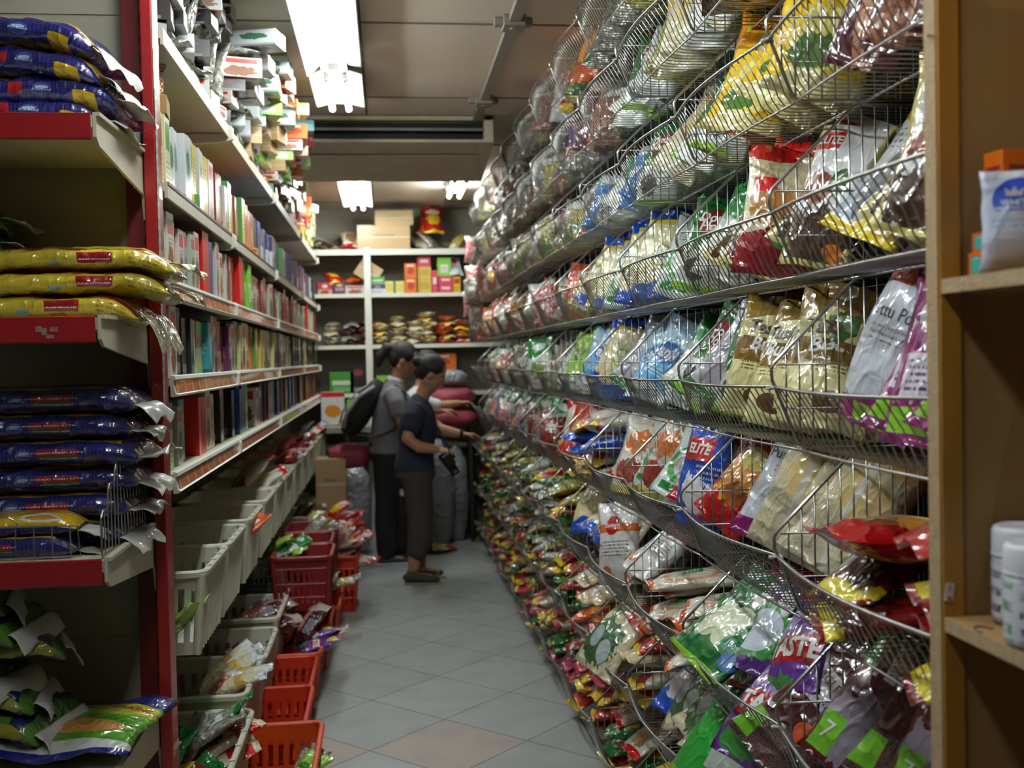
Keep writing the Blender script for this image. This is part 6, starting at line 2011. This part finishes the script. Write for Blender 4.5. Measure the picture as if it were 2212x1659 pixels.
# backpack
bk = empty('backpack', 'slim black backpack with grey-white straps on the back of the person in grey', 'backpack', (-.155, BY, 1.16), (0, math.radians(33), 0))
m = MB()
rings = []
for j in range(13):
    v = j / 12
    zz = -.235 + .47 * v
    k = (math.sin(PI * (v * .94 + .03))) ** .35
    dp = (.075 + .03 * (1 - v)) * k
    wd = (.145 + .015 * (1 - v)) * k
    rings.append([(dp * math.copysign(abs(math.cos(a)) ** .7, math.cos(a)) - .02, wd * math.copysign(abs(math.sin(a)) ** .7, math.sin(a)), zz) for a in [2 * PI * i / 24 for i in range(24)]])
m.loft(rings)
m.obj('bag', BLK, bk, True)
m = MB()
for q in (-1, 1):
    pts = [(.05, q * .085, .20), (.10, q * .10, .27), (.19, q * .12, .25), (.265, q * .14, .12), (.25, q * .16, -.02), (.15, q * .16, -.14), (.05, q * .13, -.19)]
    rg = []
    for i, p in enumerate(pts):
        a, b = Vector(pts[max(0, i - 1)]), Vector(pts[min(len(pts) - 1, i + 1)])
        rg.append(ring(p, (b - a), (0, 1, 0), .006, .028, 10))
    m.loft(rg)
m.obj('shoulder_straps', plain('dark_grey_webbing', C(44, 46, 50), .8), bk, True)
m = MB()
for q in (-1, 1):
    m.tube([(-.04, q * .05, .22), (-.12, q * .11, .08), (-.135, q * .13, -.10), (-.10, q * .14, -.20)], .005, 6)
m.tube([(-.03, -.145, .18), (-.09, -.155, .05), (-.10, -.158, -.10), (-.06, -.15, -.2)], .014, 8)
m.obj('side_piping', plain('pale_grey_piping', C(150, 152, 150), .7), bk, True)
m = MB().tube([(.02, -.03, .225), (.02, -.03, .265), (.02, .03, .265), (.02, .03, .225)], .006, 6)
m.obj('grab_handle', BLK, bk, True)
m = MB().lathe([(.001, 0), (.028, 0), (.028, .002), (.001, .002)], 16, 0, Matrix.Translation((-.124, 0, -.10)) @ Matrix.Rotation(-PI / 2, 4, 'Y'))
m.obj('badge', WSH, bk)

# ---- third shopper, mostly hidden behind them
CY = 8.38
cp = empty('person', 'mostly hidden third shopper with dark hair reaching out a white-sleeved arm', 'person', (.22, CY, 0))
ox_, oy_ = -.22, -CY
body = MB()
limb(body, [V(.20, CY, .86), V(.20, CY, .98), V(.215, CY, 1.10), V(.235, CY, 1.20), V(.25, CY, 1.27)], [(.12, .09), (.11, .085), (.12, .09), (.13, .085), (.08, .058)], up=(1, 0, 0), n=20)
limb(body, [V(.25, CY, 1.24), V(.275, CY, 1.32), V(.30, CY, 1.39)], [(.058, .056), (.05, .05), (.054, .054)], up=(1, 0, 0))
Mh = head(body, V(.325, CY, 1.455), (1, 0, 0), math.radians(26), 1.0)
limb(body, [V(.25, CY - .16, 1.22), V(.32, CY - .19, 1.17), V(.40, CY - .19, 1.155), V(.50, CY - .18, 1.165), V(.56, CY - .17, 1.175)], [.054, .048, .040, .034, .025])
hand(body, V(.56, CY - .17, 1.175), (1, 0, .05), (0, -.1, -1), .35, .95, 1)
limb(body, [V(.23, CY + .16, 1.2), V(.20, CY + .19, 1.08), V(.20, CY + .19, .95), V(.26, CY + .17, .86), V(.30, CY + .16, .80)], [.054, .048, .042, .034, .025])
hand(body, V(.30, CY + .16, .80), (.5, 0, -1), (1, 0, 0), .3, .95, 1)
for q in (-1, 1):
    yy = CY + q * .08
    limb(body, [V(.20, yy, .84), V(.20, yy, .66), V(.205, yy, .47), V(.19, yy, .3), V(.19, yy, .09)], [(.086, .09), (.074, .078), (.056, .058), (.05, .054), (.034, .038)], up=(1, 0, 0))
fuse(body, 'body', SKIN, cp, .008, 3)
eyes(cp, Mh, 1.0)
hr = MB()
hb(hr, Mh, (-.02, 0, .040), (.10, .084, .098))
hb(hr, Mh, (-.055, 0, -.03), (.05, .075, .10))
fuse(hr, 'hair', HAIR, cp, .007, 3)
sh = MB()
limb(sh, [V(.20, CY, .80), V(.20, CY, .9), V(.21, CY, 1.05), V(.235, CY, 1.19), V(.25, CY, 1.255)], [(.165, .13), (.15, .12), (.165, .13), (.175, .115), (.11, .08)], up=(1, 0, 0), n=22)
limb(sh, [V(.25, CY - .13, 1.215), V(.32, CY - .185, 1.17), V(.40, CY - .19, 1.155)], [(.068, .064), (.062, .058), (.052, .05)])
limb(sh, [V(.23, CY + .13, 1.2), V(.20, CY + .19, 1.08), V(.20, CY + .19, .98)], [(.068, .064), (.062, .058), (.056, .052)])
fuse(sh, 'shirt', WSH, cp, .008, 3)
tr = MB()
limb(tr, [V(.20, CY, .88), V(.20, CY, .78)], [(.15, .12), (.16, .13)], up=(1, 0, 0), n=20)
for q in (-1, 1):
    yy = CY + q * .08
    limb(tr, [V(.20, yy, .8), V(.20, yy, .62), V(.205, yy, .45), V(.195, yy, .28), V(.195, yy, .08)], [(.09, .10), (.082, .092), (.07, .08), (.066, .074), (.062, .07)], up=(1, 0, 0), n=18)
fuse(tr, 'trousers', plain('dark_denim', C(28, 32, 44), .85), cp, .008, 3)
for q in (-1, 1):
    fs = MB()
    foot_shoe(fs, V(.13, CY + q * .08, .004), (1, 0, 0))
    fuse(fs, 'shoe', BLK, cp, .006, 2)
